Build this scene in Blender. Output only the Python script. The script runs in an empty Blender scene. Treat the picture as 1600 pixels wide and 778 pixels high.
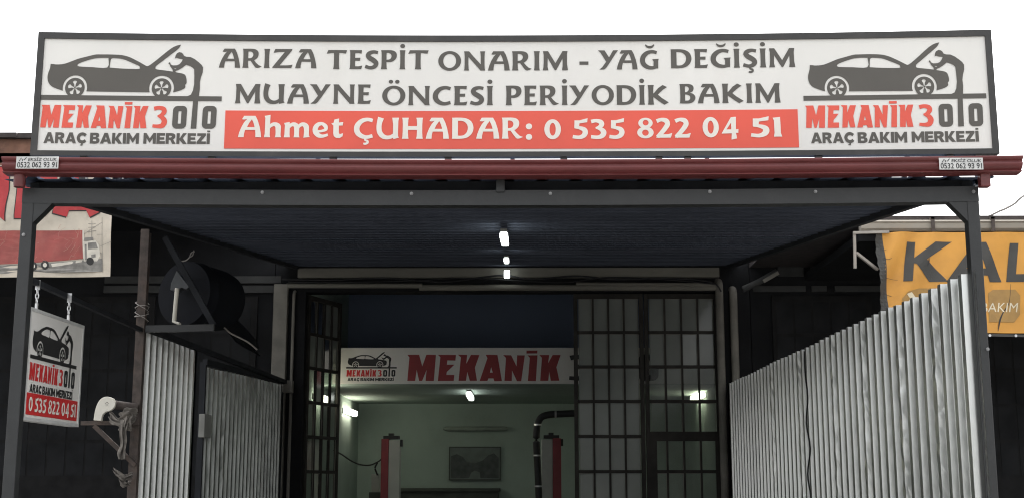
import bpy, bmesh, math, random
from math import radians as R, sin, cos, pi
from mathutils import Vector, Matrix
from mathutils.geometry import delaunay_2d_cdt
random.seed(7)
SC = bpy.context.scene
COL = SC.collection

# ------------------------------------------------------------------ camera, sky, sun, exposure
F = 2006.0
CAM_Z = 1.65
PITCH, YAW = R(10.34), R(0.5)
cam_d = bpy.data.cameras.new('camera')
cam = bpy.data.objects.new('camera', cam_d)
COL.objects.link(cam)
cam.location = (0, 0, CAM_Z)
cam.rotation_euler = (R(90) + PITCH, 0, YAW)
cam_d.sensor_width = 36
cam_d.lens = 36 * F / 1600
cam_d.clip_end = 2000
SC.camera = cam

SUN_EL, SUN_AZ = 58, 25            # overcast: a wide soft sun, high, beyond the building (the sky in view is burnt out)
w = bpy.data.worlds.new('World')
SC.world = w
w.use_nodes = True
nt = w.node_tree
bg = nt.nodes['Background']
sky = nt.nodes.new('ShaderNodeTexSky')
sky.sky_type = 'NISHITA'
sky.sun_disc = False
sky.sun_elevation = R(SUN_EL)
sky.sun_rotation = R(SUN_AZ)
sky.air_density = 1.0
sky.dust_density = 6.0
hs = nt.nodes.new('ShaderNodeHueSaturation')
hs.inputs['Saturation'].default_value = 0.12
nt.links.new(sky.outputs[0], hs.inputs['Color'])
nt.links.new(hs.outputs[0], bg.inputs[0])
bg.inputs[1].default_value = 0.15
sun_d = bpy.data.lights.new('sun', 'SUN')
sun_d.energy = 0.6
sun_d.angle = R(35)
sun_d.color = (1, .97, .93)
sun = bpy.data.objects.new('sun', sun_d)
COL.objects.link(sun)
az = R(SUN_AZ)
to_sun = Vector((sin(az) * cos(R(SUN_EL)), cos(az) * cos(R(SUN_EL)), sin(R(SUN_EL))))
sun.rotation_euler = to_sun.to_track_quat('Z', 'Y').to_euler()
sun.location = to_sun * 30
vs = SC.view_settings
vs.view_transform = 'Standard'
vs.look = 'None'
vs.gamma = 1
vs.exposure = 1.95
SC.render.engine = 'CYCLES'
SC.cycles.use_denoising = True
SC.cycles.max_bounces = 8
SC.cycles.filter_width = 1.1
SC.cycles.sample_clamp_indirect = 4

# ------------------------------------------------------------------ measuring the photograph (1600 x 778)
CR = (Matrix.Rotation(YAW, 3, 'Z') @ Matrix.Rotation(R(90) + PITCH, 3, 'X'))
def ray(u, v):
    return CR @ Vector(((u - 800) / F, -(v - 389) / F, -1))
def P(u, v, Y):                     # where the sight line meets the facade-parallel plane y = Y
    d = ray(u, v)
    return Vector((0, 0, CAM_Z)) + d * (Y / d.y)
def PX(u, v, X):                    # ... meets the side plane x = X
    d = ray(u, v)
    return Vector((0, 0, CAM_Z)) + d * (X / d.x)

# ------------------------------------------------------------------ materials
MATS = {}
def mat(name, col, rough=.6, metal=0, var=.12, scale=6, bump=.0, bscale=60, col2=None, spread=(.35, .65),
        stretch=(1, 1, 1), grime=None, gscale=1.5, gamt=.5, rvar=.1, spec=.5):
    """a procedural paint / metal / cloth: two-tone noise, optional dirt blotches, roughness break-up, bump"""
    m = bpy.data.materials.new(name)
    m.use_nodes = True
    t = m.node_tree
    N, L = t.nodes, t.links
    b = N['Principled BSDF']
    b.inputs['Metallic'].default_value = metal
    b.inputs['Specular IOR Level'].default_value = spec
    tc = N.new('ShaderNodeTexCoord')
    mp = N.new('ShaderNodeMapping')
    mp.inputs['Scale'].default_value = stretch
    L.new(tc.outputs['Object'], mp.inputs[0])
    n = N.new('ShaderNodeTexNoise')
    n.inputs['Scale'].default_value = scale
    n.inputs['Detail'].default_value = 6
    L.new(mp.outputs[0], n.inputs['Vector'])
    r = N.new('ShaderNodeValToRGB')
    c1 = col
    c2 = col2 if col2 else tuple(min(1, c * (1 + var)) for c in col)
    c1 = c1 if col2 else tuple(c * (1 - var) for c in col)
    r.color_ramp.elements[0].position = spread[0]
    r.color_ramp.elements[1].position = spread[1]
    r.color_ramp.elements[0].color = (*c1, 1)
    r.color_ramp.elements[1].color = (*c2, 1)
    L.new(n.outputs[0], r.inputs[0])
    out = r.outputs[0]
    if grime:
        n2 = N.new('ShaderNodeTexNoise')
        n2.inputs['Scale'].default_value = gscale
        n2.inputs['Detail'].default_value = 9
        n2.inputs['Roughness'].default_value = .7
        L.new(mp.outputs[0], n2.inputs['Vector'])
        r2 = N.new('ShaderNodeMapRange')
        r2.inputs[1].default_value = .5
        r2.inputs[2].default_value = .72
        r2.inputs[4].default_value = gamt
        L.new(n2.outputs[0], r2.inputs[0])
        mx = N.new('ShaderNodeMix')
        mx.data_type = 'RGBA'
        L.new(r2.outputs[0], mx.inputs[0])
        L.new(out, mx.inputs[6])
        mx.inputs[7].default_value = (*grime, 1)
        out = mx.outputs[2]
    L.new(out, b.inputs['Base Color'])
    rr = N.new('ShaderNodeMapRange')
    rr.inputs[3].default_value = max(.03, rough - rvar)
    rr.inputs[4].default_value = min(1, rough + rvar)
    L.new(n.outputs[0], rr.inputs[0])
    L.new(rr.outputs[0], b.inputs['Roughness'])
    if bump:
        n3 = N.new('ShaderNodeTexNoise')
        n3.inputs['Scale'].default_value = bscale
        n3.inputs['Detail'].default_value = 4
        L.new(mp.outputs[0], n3.inputs['Vector'])
        bp = N.new('ShaderNodeBump')
        bp.inputs['Strength'].default_value = bump
        bp.inputs['Distance'].default_value = .01
        L.new(n3.outputs[0], bp.inputs['Height'])
        L.new(bp.outputs[0], b.inputs['Normal'])
    MATS[name] = m
    return m
def emit(name, col, s):
    m = bpy.data.materials.new(name)
    m.use_nodes = True
    b = m.node_tree.nodes['Principled BSDF']
    b.inputs['Base Color'].default_value = (.8, .8, .8, 1)
    b.inputs['Emission Color'].default_value = (*col, 1)
    b.inputs['Emission Strength'].default_value = s
    MATS[name] = m
    return m
def dusty_glass(name, lo, hi, dust):
    m = bpy.data.materials.new(name)
    m.use_nodes = True
    t = m.node_tree
    N, L = t.nodes, t.links
    N.remove(N['Principled BSDF'])
    out = N['Material Output']
    tr = N.new('ShaderNodeBsdfTransparent')
    tr.inputs[0].default_value = (.66, .72, .66, 1)
    gl = N.new('ShaderNodeBsdfGlossy')
    gl.inputs['Roughness'].default_value = .12
    df = N.new('ShaderNodeBsdfDiffuse')
    df.inputs[0].default_value = (*dust, 1)
    tc = N.new('ShaderNodeTexCoord')
    no = N.new('ShaderNodeTexNoise')
    no.inputs['Scale'].default_value = 1.6
    no.inputs['Detail'].default_value = 3
    L.new(tc.outputs['Object'], no.inputs['Vector'])
    mr = N.new('ShaderNodeMapRange')
    mr.inputs[1].default_value = .3
    mr.inputs[2].default_value = .75
    mr.inputs[3].default_value = lo
    mr.inputs[4].default_value = hi
    L.new(no.outputs[0], mr.inputs[0])
    m1 = N.new('ShaderNodeMixShader')
    L.new(mr.outputs[0], m1.inputs[0])
    L.new(tr.outputs[0], m1.inputs[1])
    L.new(df.outputs[0], m1.inputs[2])
    lw = N.new('ShaderNodeFresnel')
    lw.inputs[0].default_value = 1.45
    m2 = N.new('ShaderNodeMixShader')
    L.new(lw.outputs[0], m2.inputs[0])
    L.new(m1.outputs[0], m2.inputs[1])
    L.new(gl.outputs[0], m2.inputs[2])
    L.new(m2.outputs[0], out.inputs[0])
    MATS[name] = m
    return m

M = lambda n: MATS[n]
mat('sign_white', (.80, .783, .735), .45, var=.03, scale=1.2, bump=.03, bscale=3, grime=(.70, .675, .615), gscale=2.2, gamt=.35, stretch=(1, 1, .35))
mat('sign_grey', (.094, .086, .073), .5, var=.06, scale=3)
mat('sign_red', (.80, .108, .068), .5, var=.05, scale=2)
mat('sign_cream', (.84, .80, .71), .5, var=.03)
mat('sign_black', (.02, .02, .02), .5, var=.1)
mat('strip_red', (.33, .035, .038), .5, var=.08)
mat('lamp_red', (.62, .03, .03), .45, var=.05)
mat('frame_grey', (.040, .039, .037), .55, var=.12, scale=9, grime=(.12, .11, .10), gamt=.4)
mat('canopy_paint', (.0245, .026, .0265), .48, var=.15, scale=5, bump=.08, bscale=40, grime=(.05, .05, .05), gamt=.4, gscale=3)
mat('roof_lining', (.102, .114, .146), .95, spec=.0, var=.10, scale=1.5, grime=(.075, .082, .10), gamt=.35, gscale=1.2)
mat('canopy_side', (.027, .029, .033), .85, spec=.2, var=.2, scale=4)
mat('roof_under', (.10, .122, .175), .95, spec=.0, var=.12, scale=2, grime=(.08, .09, .11), gamt=.4)
mat('maroon', (.15, .032, .032), .38, var=.12, scale=4, stretch=(1, 4, 4), bump=.04, bscale=20, grime=(.12, .045, .04), gamt=.5, gscale=2)
mat('galvanised', (.66, .675, .655), .33, metal=.96, col2=(.80, .81, .785), scale=30, spread=(.25, .75), bump=.035, bscale=5, grime=(.36, .37, .36), gscale=2.5, gamt=.4, stretch=(1, 1, .35))
mat('galvanised_old', (.20, .21, .20), .36, metal=.85, col2=(.42, .44, .42), scale=9, spread=(.35, .6), bump=.12, bscale=14, grime=(.13, .135, .12), gscale=3, gamt=.7, stretch=(1, 1, .3))
mat('zinc', (.6, .6, .6), .35, metal=.9, var=.1)
mat('rust', (.078, .062, .054), .8, var=.3, scale=14, bump=.3, bscale=50, grime=(.115, .075, .055), gscale=6, gamt=.8)
mat('aluminium', (.72, .72, .70), .4, metal=.3, var=.06)
mat('white_plastic', (.72, .69, .60), .4, var=.06)
mat('old_cloth', (.19, .172, .152), .95, var=.35, scale=16, bump=.5, bscale=30, grime=(.10, .09, .08), gamt=.6)
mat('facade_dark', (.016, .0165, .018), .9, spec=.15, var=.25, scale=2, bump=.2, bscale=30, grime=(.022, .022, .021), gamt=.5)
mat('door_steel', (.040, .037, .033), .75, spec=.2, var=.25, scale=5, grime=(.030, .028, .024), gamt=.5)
mat('column_grey', (.20, .19, .165), .8, var=.2, scale=4, bump=.2, bscale=30, grime=(.10, .09, .08), gamt=.6)
mat('lintel_beige', (.22, .21, .18), .75, var=.2, scale=4, stretch=(.3, 1, 1), grime=(.09, .085, .075), gamt=.6, gscale=2)
mat('inner_wall', (.33, .405, .37), .85, var=.06, scale=2, bump=.1, bscale=30, grime=(.27, .31, .27), gamt=.5)
mat('inner_dark', (.26, .32, .45), .9, var=.03, scale=1)
mat('trim_dark', (.045, .046, .045), .85, var=.2, scale=5, grime=(.07, .068, .06), gamt=.5)
mat('bolt_grey', (.30, .30, .30), .5, metal=.5)
mat('wall_shade', (.24, .28, .25), .7)
mat('floor_concrete', (.20, .195, .18), .85, var=.2, scale=2, bump=.2)
mat('ground_concrete', (.12, .117, .11), .9, var=.2, scale=.8, bump=.25, bscale=20, grime=(.07, .07, .066), gamt=.6, gscale=.4)
mat('black_rubber', (.018, .018, .02), .6, var=.2)
mat('drum_black', (.009, .010, .013), .7, var=.25, spec=.12)
mat('hub_grey', (.085, .09, .095), .5, metal=.3, var=.2)
mat('lift_red', (.25, .024, .032), .45, var=.15, grime=(.12, .03, .03), gamt=.5)
mat('lift_grey', (.42, .43, .40), .5, var=.1, grime=(.25, .24, .21), gamt=.5)
mat('brown_fascia', (.17, .085, .055), .8, var=.3, scale=5, grime=(.30, .16, .11), gscale=3, gamt=.8)
mat('tile_dark', (.05, .042, .04), .85, var=.3, scale=9)
mat('beige_gutter', (.40, .36, .30), .5, var=.1, scale=3, stretch=(.4, 1, 1), grime=(.24, .2, .16), gamt=.5)
mat('bracket_paint', (.36, .33, .29), .6, var=.15, grime=(.2, .16, .12), gamt=.6)
mat('banner_yellow', (.66, .315, .055), .6, var=.09, scale=2.5, bump=.3, bscale=5, grime=(.46, .21, .05), gscale=1.6, gamt=.55)
mat('banner_dark', (.055, .053, .048), .6, var=.15)
mat('banner_olive', (.38, .22, .065), .6, var=.12)
mat('banner_white', (.70, .62, .45), .6, var=.1)
mat('banner_cream', (.56, .50, .41), .65, var=.1, scale=4, bump=.3, bscale=6, grime=(.36, .30, .23), gscale=2.5, gamt=.7)
mat('banner_red', (.44, .035, .04), .6, var=.14, scale=5, grime=(.5, .16, .12), gscale=4, gamt=.4)
mat('banner_truckred', (.31, .068, .058), .6, var=.18, scale=5, grime=(.40, .16, .12), gscale=3, gamt=.5)
mat('crease', (.45, .26, .2), .7)
mat('print_grey', (.22, .21, .19), .65, var=.3, scale=12)
mat('print_white', (.62, .58, .50), .65, var=.15, scale=8)
mat('print_black', (.03, .028, .027), .65, var=.2)
mat('sticker', (.62, .62, .60), .4, var=.12, scale=20)
mat('bench_paint', (.05, .06, .05), .6, var=.2)
mat('poster_dark', (.035, .045, .045), .5, col2=(.075, .09, .085), scale=9)
mat('poster_light', (.13, .16, .15), .5, var=.2, scale=5)
mat('lamp_plastic', (.7, .7, .68), .4)
mat('cable_black', (.02, .02, .022), .6, var=.1)
mat('cable_grey', (.28, .26, .24), .7, var=.2)
mat('box_grey', (.24, .24, .22), .6, var=.1)
emit('lamp_cold', (.93, 1, .97), 1.7)
emit('lamp_warm', (1, .93, .74), 3.4)
emit('lamp_in', (.95, 1, .93), 1.7)
dusty_glass('pane_glass', .74, .93, (.25, .265, .245))
dusty_glass('pane_clear', .14, .38, (.22, .235, .215))

# ------------------------------------------------------------------ mesh builder and tagging
class MB:
    def __init__(s):
        s.v, s.f, s.m = [], [], []
    def add(s, vs, fs, mi=0):
        o = len(s.v)
        s.v += [tuple(p) for p in vs]
        s.f += [tuple(i + o for i in f) for f in fs]
        s.m += [mi] * len(fs)
        return s
    def box(s, x0, x1, y0, y1, z0, z1, mi=0):
        vs = [(x, y, z) for x in (x0, x1) for y in (y0, y1) for z in (z0, z1)]
        return s.add(vs, [(0, 1, 3, 2), (4, 6, 7, 5), (0, 4, 5, 1), (2, 3, 7, 6), (0, 2, 6, 4), (1, 5, 7, 3)], mi)
    def bar(s, a, b, wd, ht, up=(0, 0, 1), mi=0):
        a, b = Vector(a), Vector(b)
        d = (b - a).normalized()
        r = d.cross(Vector(up)).normalized()
        n = r.cross(d).normalized()
        vs = []
        for p in (a, b):
            for i, j in ((-1, -1), (1, -1), (1, 1), (-1, 1)):
                vs.append(p + r * (i * wd / 2) + n * (j * ht / 2))
        return s.add(vs, [(0, 3, 2, 1), (4, 5, 6, 7), (0, 1, 5, 4), (1, 2, 6, 5), (2, 3, 7, 6), (3, 0, 4, 7)], mi)
    def tube(s, pts, r, n=10, mi=0, caps=True):
        pts = [Vector(p) for p in pts]
        rs = r if isinstance(r, (list, tuple)) else [r] * len(pts)
        vs, fs = [], []
        ref = Vector((0, 0, 1))
        d0 = (pts[1] - pts[0]).normalized()
        if abs(d0.dot(ref)) > .9:
            ref = Vector((1, 0, 0))
        for i, p in enumerate(pts):
            d = (pts[min(i + 1, len(pts) - 1)] - pts[max(i - 1, 0)]).normalized()
            a = d.cross(ref)
            if a.length < 1e-4:
                a = d.cross(Vector((0, 1, 0)))
            a.normalize()
            b = d.cross(a)
            for k in range(n):
                t = 2 * pi * k / n
                vs.append(p + (a * cos(t) + b * sin(t)) * rs[i])
        for i in range(len(pts) - 1):
            for k in range(n):
                k2 = (k + 1) % n
                fs.append((i * n + k, i * n + k2, (i + 1) * n + k2, (i + 1) * n + k))
        if caps:
            fs.append(tuple(range(n))[::-1])
            fs.append(tuple((len(pts) - 1) * n + k for k in range(n)))
        return s.add(vs, fs, mi)
    def prism(s, poly, fa, fb, mi=0):
        """polygon mapped by fa and by fb, joined"""
        n = len(poly)
        vs = [fa(*p) for p in poly] + [fb(*p) for p in poly]
        fs = [tuple(range(n))[::-1], tuple(range(n, 2 * n))]
        fs += [(i, (i + 1) % n, n + (i + 1) % n, n + i) for i in range(n)]
        return s.add(vs, fs, mi)
    def flat(s, shape, fn, mi=0):
        vs, fs = shape
        return s.add([fn(*p) for p in vs], fs, mi)
    def build(s, name, mats, parent=None, bevel=0, smooth=False, origin=None):
        me = bpy.data.meshes.new(name)
        org = Vector(origin) if origin is not None else (Vector(parent['_org']) if parent is not None and '_org' in parent else Vector((0, 0, 0)))
        me.from_pydata([tuple(Vector(p) - org) for p in s.v], [], s.f)
        mats = mats if isinstance(mats, (list, tuple)) else [mats]
        for m in mats:
            me.materials.append(MATS[m])
        for p, mi in zip(me.polygons, s.m):
            p.material_index = mi
        bm = bmesh.new()
        bm.from_mesh(me)
        bmesh.ops.recalc_face_normals(bm, faces=bm.faces)
        bm.to_mesh(me)
        bm.free()
        if smooth:
            for p in me.polygons:
                p.use_smooth = True
        me.update()
        o = bpy.data.objects.new(name, me)
        COL.objects.link(o)
        if parent is not None:
            o.parent = parent
            o['_org'] = tuple(org)
        else:
            o.location = org
            o['_org'] = tuple(org)
        if bevel:
            b = o.modifiers.new('bevel', 'BEVEL')
            b.width = bevel
            b.segments = 2
            b.limit_method = 'ANGLE'
        if smooth:
            try:
                me.set_sharp_from_angle(angle=R(40))
            except Exception:
                pass
        return o
def tag(o, label=None, cat=None, group=None, kind=None):
    if label: o['label'] = label
    if cat: o['category'] = cat
    if group: o['group'] = group
    if kind: o['kind'] = kind
    return o
def thing(name, loc, label, cat, group=None):
    o = bpy.data.objects.new(name, None)
    COL.objects.link(o)
    o.empty_display_size = .2
    o.location = loc
    o['_org'] = tuple(loc)
    return tag(o, label, cat, group)

# ------------------------------------------------------------------ flat artwork: polygons with holes
def ccw(p):
    a = sum(p[i][0] * p[(i + 1) % len(p)][1] - p[(i + 1) % len(p)][0] * p[i][1] for i in range(len(p)))
    return p if a > 0 else p[::-1]
def shape(pos, neg=()):
    vs, fs = [], []
    for q in list(pos) + list(neg):
        q = ccw(list(q))
        o = len(vs)
        vs += [Vector(p[:2]) for p in q]
        fs.append(list(range(o, len(vs))))
    npos = len(pos)
    rv, re, rf, ov, oe, of = delaunay_2d_cdt(vs, [], fs, 0, 1e-6)
    keep = [tuple(f) for f, o in zip(rf, of) if o and not any(i >= npos for i in o)]
    return [(p.x, p.y) for p in rv], keep
def circle(cx, cy, rx, ry=None, n=28):
    ry = ry or rx
    return [(cx + rx * cos(2 * pi * k / n), cy + ry * sin(2 * pi * k / n)) for k in range(n)]
def crom(pts, n=6):
    out = []
    k = len(pts)
    for i in range(k - 1):
        p0, p1, p2, p3 = pts[max(i - 1, 0)], pts[i], pts[i + 1], pts[min(i + 2, k - 1)]
        for j in range(n):
            t = j / n
            out.append(tuple(.5 * (2 * b + (c - a) * t + (2 * a - 5 * b + 4 * c - d) * t * t + (3 * b - a - 3 * c + d) * t ** 3)
                             for a, b, c, d in zip(p0, p1, p2, p3)))
    out.append(tuple(pts[-1]))
    return out
def stroke(pts, sm=True):
    q = crom(pts) if sm else pts
    L_, R_ = [], []
    for i, p in enumerate(q):
        a, b = q[max(i - 1, 0)], q[min(i + 1, len(q) - 1)]
        dx, dy = b[0] - a[0], b[1] - a[1]
        l = math.hypot(dx, dy) or 1
        nx, ny = -dy / l * p[2] / 2, dx / l * p[2] / 2
        L_.append((p[0] + nx, p[1] + ny))
        R_.append((p[0] - nx, p[1] - ny))
    return L_ + R_[::-1]
def stem(x0, x1, y0=0, y1=1, fl=.035):
    return [(x0 - fl, y0), (x0 - fl * .3, y0 + .1), (x0, y0 + .3), (x0, y1 - .3), (x0 - fl * .3, y1 - .1), (x0 - fl, y1),
            (x1 + fl, y1), (x1 + fl * .3, y1 - .1), (x1, y1 - .3), (x1, y0 + .3), (x1 + fl * .3, y0 + .1), (x1 + fl, y0)]
# ---- flared lettering, cap height 1: name -> (width, outlines, holes)
A_ = [(0, 0), (.05, .22), (.15, .48), (.27, .70), (.40, .85), (.30, .825), (.24, .825), (.16, .84), (.26, 1), (.79, 1),
      (.90, .80), (1.0, .5), (1.06, .22), (1.09, 0), (.82, 0), (.815, .17), (.80, .34), (.32, .34), (.28, .15), (.27, 0)]
A_h = [(.41, .47), (.50, .66), (.63, .84), (.71, .67), (.77, .47)]
bowl = crom([(.1, 1), (.5, 1), (.70, .95), (.80, .84), (.82, .70), (.77, .55), (.64, .43), (.48, .38), (.2, .38)], 4)
bowl_h = crom([(.29, .86), (.40, .86), (.51, .80), (.55, .68), (.50, .56), (.41, .51), (.29, .50)], 4)
C_ = [(.88, .86, .17), (.64, .915, .17), (.38, .85, .21), (.19, .67, .25), (.13, .47, .26), (.19, .27, .25), (.38, .12, .21), (.62, .075, .17), (.88, .14, .17)]
S_ = [(.66, .87, .17), (.46, .91, .17), (.26, .86, .21), (.155, .74, .23), (.22, .61, .25), (.40, .49, .26), (.55, .37, .25), (.57, .23, .23), (.45, .11, .2), (.26, .08, .17), (.02, .15, .18)]
O_ = circle(.575, .5, .575, .515, 40)
O_h = circle(.575, .5, .325, .37, 36)
dot = lambda x, y=1.22, r=.125: circle(x, y, r, r * .9, 18)
ced = lambda x: stroke([(x - .02, 0.02, .09), (x, -.07, .09), (x + .09, -.1, .1), (x + .10, -.19, .11), (x, -.24, .1), (x - .09, -.22, .08)])
breve = lambda x: stroke([(x - .23, 1.28, .05), (x - .13, 1.18, .11), (x, 1.15, .13), (x + .13, 1.18, .11), (x + .23, 1.28, .05)])
Nstem = stem(.05, .24), stem(.86, 1.05)
GL = {
    'A': (1.09, [A_], [A_h]),
    'R': (1.0, [stem(.04, .29), bowl, [(.36, .46), (.58, .42), (.70, .27), (.84, .14), (1.0, .08), (.88, .02), (.76, -.005), (.68, .02), (.56, .17)]], [bowl_h]),
    'P': (.82, [stem(.04, .29), bowl], [bowl_h]),
    'I': (.33, [stem(.05, .28)], []),
    'Z': (1.04, [[(.12, 1), (1.0, 1), (.98, .93), (.37, .14), (.62, .14), (.85, .15), (1.03, .18), (.97, 0), (0, 0), (0, .05), (.62, .85), (.30, .84), (.04, .80)]], []),
    'T': (1.05, [[(0, .81), (.08, 1), (1.05, 1), (.99, .82), (.75, .85), (.25, .845)], stem(.38, .64)], []),
    'E': (.67, [stem(.04, .29), [(.06, 1), (.64, 1), (.62, .82), (.45, .85), (.2, .85)], [(.2, .59), (.56, .60), (.55, .44), (.2, .45)], [(.06, 0), (.61, 0), (.67, .19), (.48, .15), (.2, .15)]], []),
    'S': (.69, [stroke(S_)], []),
    'O': (1.15, [O_], [O_h]),
    'N': (1.1, [Nstem[0], Nstem[1], [(.01, 1), (.27, 1), (.45, .78), (1.05, .10), (1.05, 0), (.85, 0), (.2, .75)]], []),
    'M': (1.27, [[(0, 0), (.035, .15), (.05, .4), (.05, .8), (.02, 1), (.27, 1), (.64, .37), (1.0, 1), (1.25, 1), (1.22, .8), (1.225, .3), (1.27, 0), (.97, 0), (1.0, .2), (1.0, .62),
                  (.69, .03), (.655, 0), (.61, 0), (.25, .64), (.24, .2), (.28, 0)]], []),
    'Y': (1.03, [[(.78, 1), (1.04, 1), (.90, .82), (.60, .36), (.42, .10), (.33, .02), (.27, 0), (.05, 0), (.20, .12), (.42, .42), (.62, .72)], [(-.01, 1), (.33, 1), (.57, .62), (.60, .36), (.44, .36), (.20, .75), (.12, .88)]], []),
    'C': (.92, [stroke(C_)], []),
    'G': (.98, [stroke(C_[:-1] + [(.86, .12, .14)]), [(.64, .52), (.98, .54), (.95, .42), (.945, .04), (.70, .04), (.71, .40)]], []),
    'D': (1.02, [stem(.04, .29), crom([(.02, 1), (.45, 1), (.72, .95), (.93, .80), (1.02, .53), (.95, .26), (.75, .07), (.45, 0), (.02, 0)], 4)],
          [crom([(.29, .85), (.44, .85), (.60, .80), (.72, .67), (.755, .51), (.71, .32), (.58, .18), (.42, .14), (.29, .15)], 4)]),
    'U': (1.08, [stroke([(.22, 1.0, .29), (.16, .8, .25), (.13, .55, .24), (.17, .30, .24), (.32, .12, .22), (.52, .06, .18), (.72, .10, .17), (.92, .24, .16)]),
                 [(.75, 1), (1.07, 1), (1.04, .85), (1.03, .3), (1.035, .12), (1.08, .05), (.82, -.02), (.79, .12), (.79, .7)]], []),
    'K': (1.08, [stem(.04, .29), [(.25, .50), (.55, .84), (.78, 1.0), (1.0, .89), (.80, .76), (.53, .52), (.36, .38)], [(.25, .56), (.42, .60), (.72, .34), (1.08, .11), (.86, -.01), (.60, .16), (.25, .42)]], []),
    'B': (.8, [stem(.05, .29), crom([(.1, .98), (.25, 1), (.48, 1), (.66, .94), (.73, .80), (.68, .63), (.55, .54), (.68, .50), (.79, .38), (.80, .23), (.70, .08), (.5, 0), (.1, 0)], 4)],
          [crom([(.29, .87), (.40, .87), (.48, .80), (.48, .69), (.40, .60), (.29, .57)], 3), crom([(.29, .46), (.42, .45), (.53, .37), (.54, .24), (.46, .15), (.29, .14)], 3)]),
    'H': (1.0, [stem(.04, .29), stem(.71, .96), [(.2, .42), (.8, .42), (.8, .60), (.2, .60)]], []),
    'h': (.80, [[(0, 0), (.03, .15), (.04, .9), (0, 1.0), (.28, 1.05), (.27, .65), (.27, .1), (.29, 0)], stroke([(.22, .44, .10), (.34, .57, .16), (.50, .61, .19), (.64, .52, .26), (.66, .36, .25), (.66, .12, .24), (.66, 0, .30)])], []),
    'm': (1.22, [[(0, .67), (.26, .72), (.27, .5), (.27, .15), (.29, 0), (0, 0), (.03, .15), (.04, .55)],
                 stroke([(.22, .44, .10), (.32, .57, .16), (.46, .61, .19), (.58, .52, .25), (.60, .36, .24), (.60, .12, .23), (.60, 0, .28)]),
                 stroke([(.66, .44, .10), (.76, .57, .16), (.90, .61, .19), (1.03, .52, .25), (1.06, .36, .24), (1.06, .12, .24), (1.07, 0, .30)])], []),
    'e': (.74, [stroke([(.10, .29, .10), (.36, .29, .11), (.56, .34, .13), (.66, .40, .14)], True),
                stroke([(.64, .36, .14), (.60, .52, .19), (.44, .64, .15), (.25, .60, .20), (.13, .44, .24), (.14, .25, .24), (.28, .10, .21), (.48, .06, .15), (.72, .13, .12)])], []),
    't': (.56, [[(.08, .56), (0, .66), (.10, .68), (.14, .84), (.36, .89), (.36, .70), (.56, .72), (.54, .56), (.36, .56), (.36, .24), (.40, .15), (.56, .20), (.54, .05), (.40, -.03), (.24, -.02), (.13, .06), (.10, .2), (.10, .56)]], []),
    ':': (.3, [circle(.15, .58, .15, .14, 18), circle(.15, .08, .15, .14, 18)], []),
    '-': (.45, [[(0, .29), (.45, .29), (.45, .46), (0, .46)]], []),
    '0': (.83, [circle(.415, .5, .415, .52, 36)], [circle(.415, .5, .155, .33, 28)]),
    '5': (.76, [[(.10, .95), (.34, .95), (.74, 1.06), (.72, .85), (.34, .79), (.32, .58), (.09, .55)], stroke([(.10, .58, .10), (.34, .56, .17), (.56, .47, .24), (.62, .32, .26), (.54, .15, .24), (.32, .06, .19), (.01, .10, .18)])], []),
    '3': (.76, [stroke([(.02, .88, .20), (.26, .93, .18), (.48, .86, .24), (.53, .72, .25), (.42, .60, .18), (.24, .54, .09)]), stroke([(.24, .56, .08), (.48, .49, .20), (.62, .34, .27), (.56, .15, .25), (.34, .06, .19), (.01, .09, .18)])], []),
    '8': (.82, [circle(.42, .75, .36, .27, 30), circle(.41, .27, .41, .30, 30)], [circle(.43, .77, .15, .14, 20), circle(.41, .26, .165, .155, 20)]),
    '2': (.80, [stroke([(.03, .84, .2), (.26, .92, .18), (.50, .86, .25), (.57, .70, .25), (.48, .52, .24), (.28, .27, .22), (.06, .04, .2)]), [(0, 0), (.72, 0), (.80, .24), (.6, .18), (.2, .17), (0, .05)]], []),
    '4': (.87, [[(.0, .17), (.50, 1.0), (.76, 1.02), (.74, .38), (.87, .40), (.86, .20), (.74, .20), (.78, -.08), (.50, -.14), (.52, .18)]], [[(.26, .38), (.50, .72), (.50, .38)]]),
    '1': (.36, [[(.0, .98), (.30, 1.02), (.31, .6), (.31, .2), (.36, 0), (.03, 0), (.06, .2), (.05, .85)]], []),
}
GL['İ'] = (.33, GL['I'][1] + [dot(.165)], [])
GL['Ö'] = (1.15, [O_, dot(.42, 1.22, .11), dot(.74, 1.22, .11)], [O_h])
GL['Ğ'] = (.98, GL['G'][1] + [breve(.52)], [])
GL['Ş'] = (.69, GL['S'][1] + [ced(.36)], [])
GL['Ç'] = (.92, GL['C'][1] + [ced(.55)], [])
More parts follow.
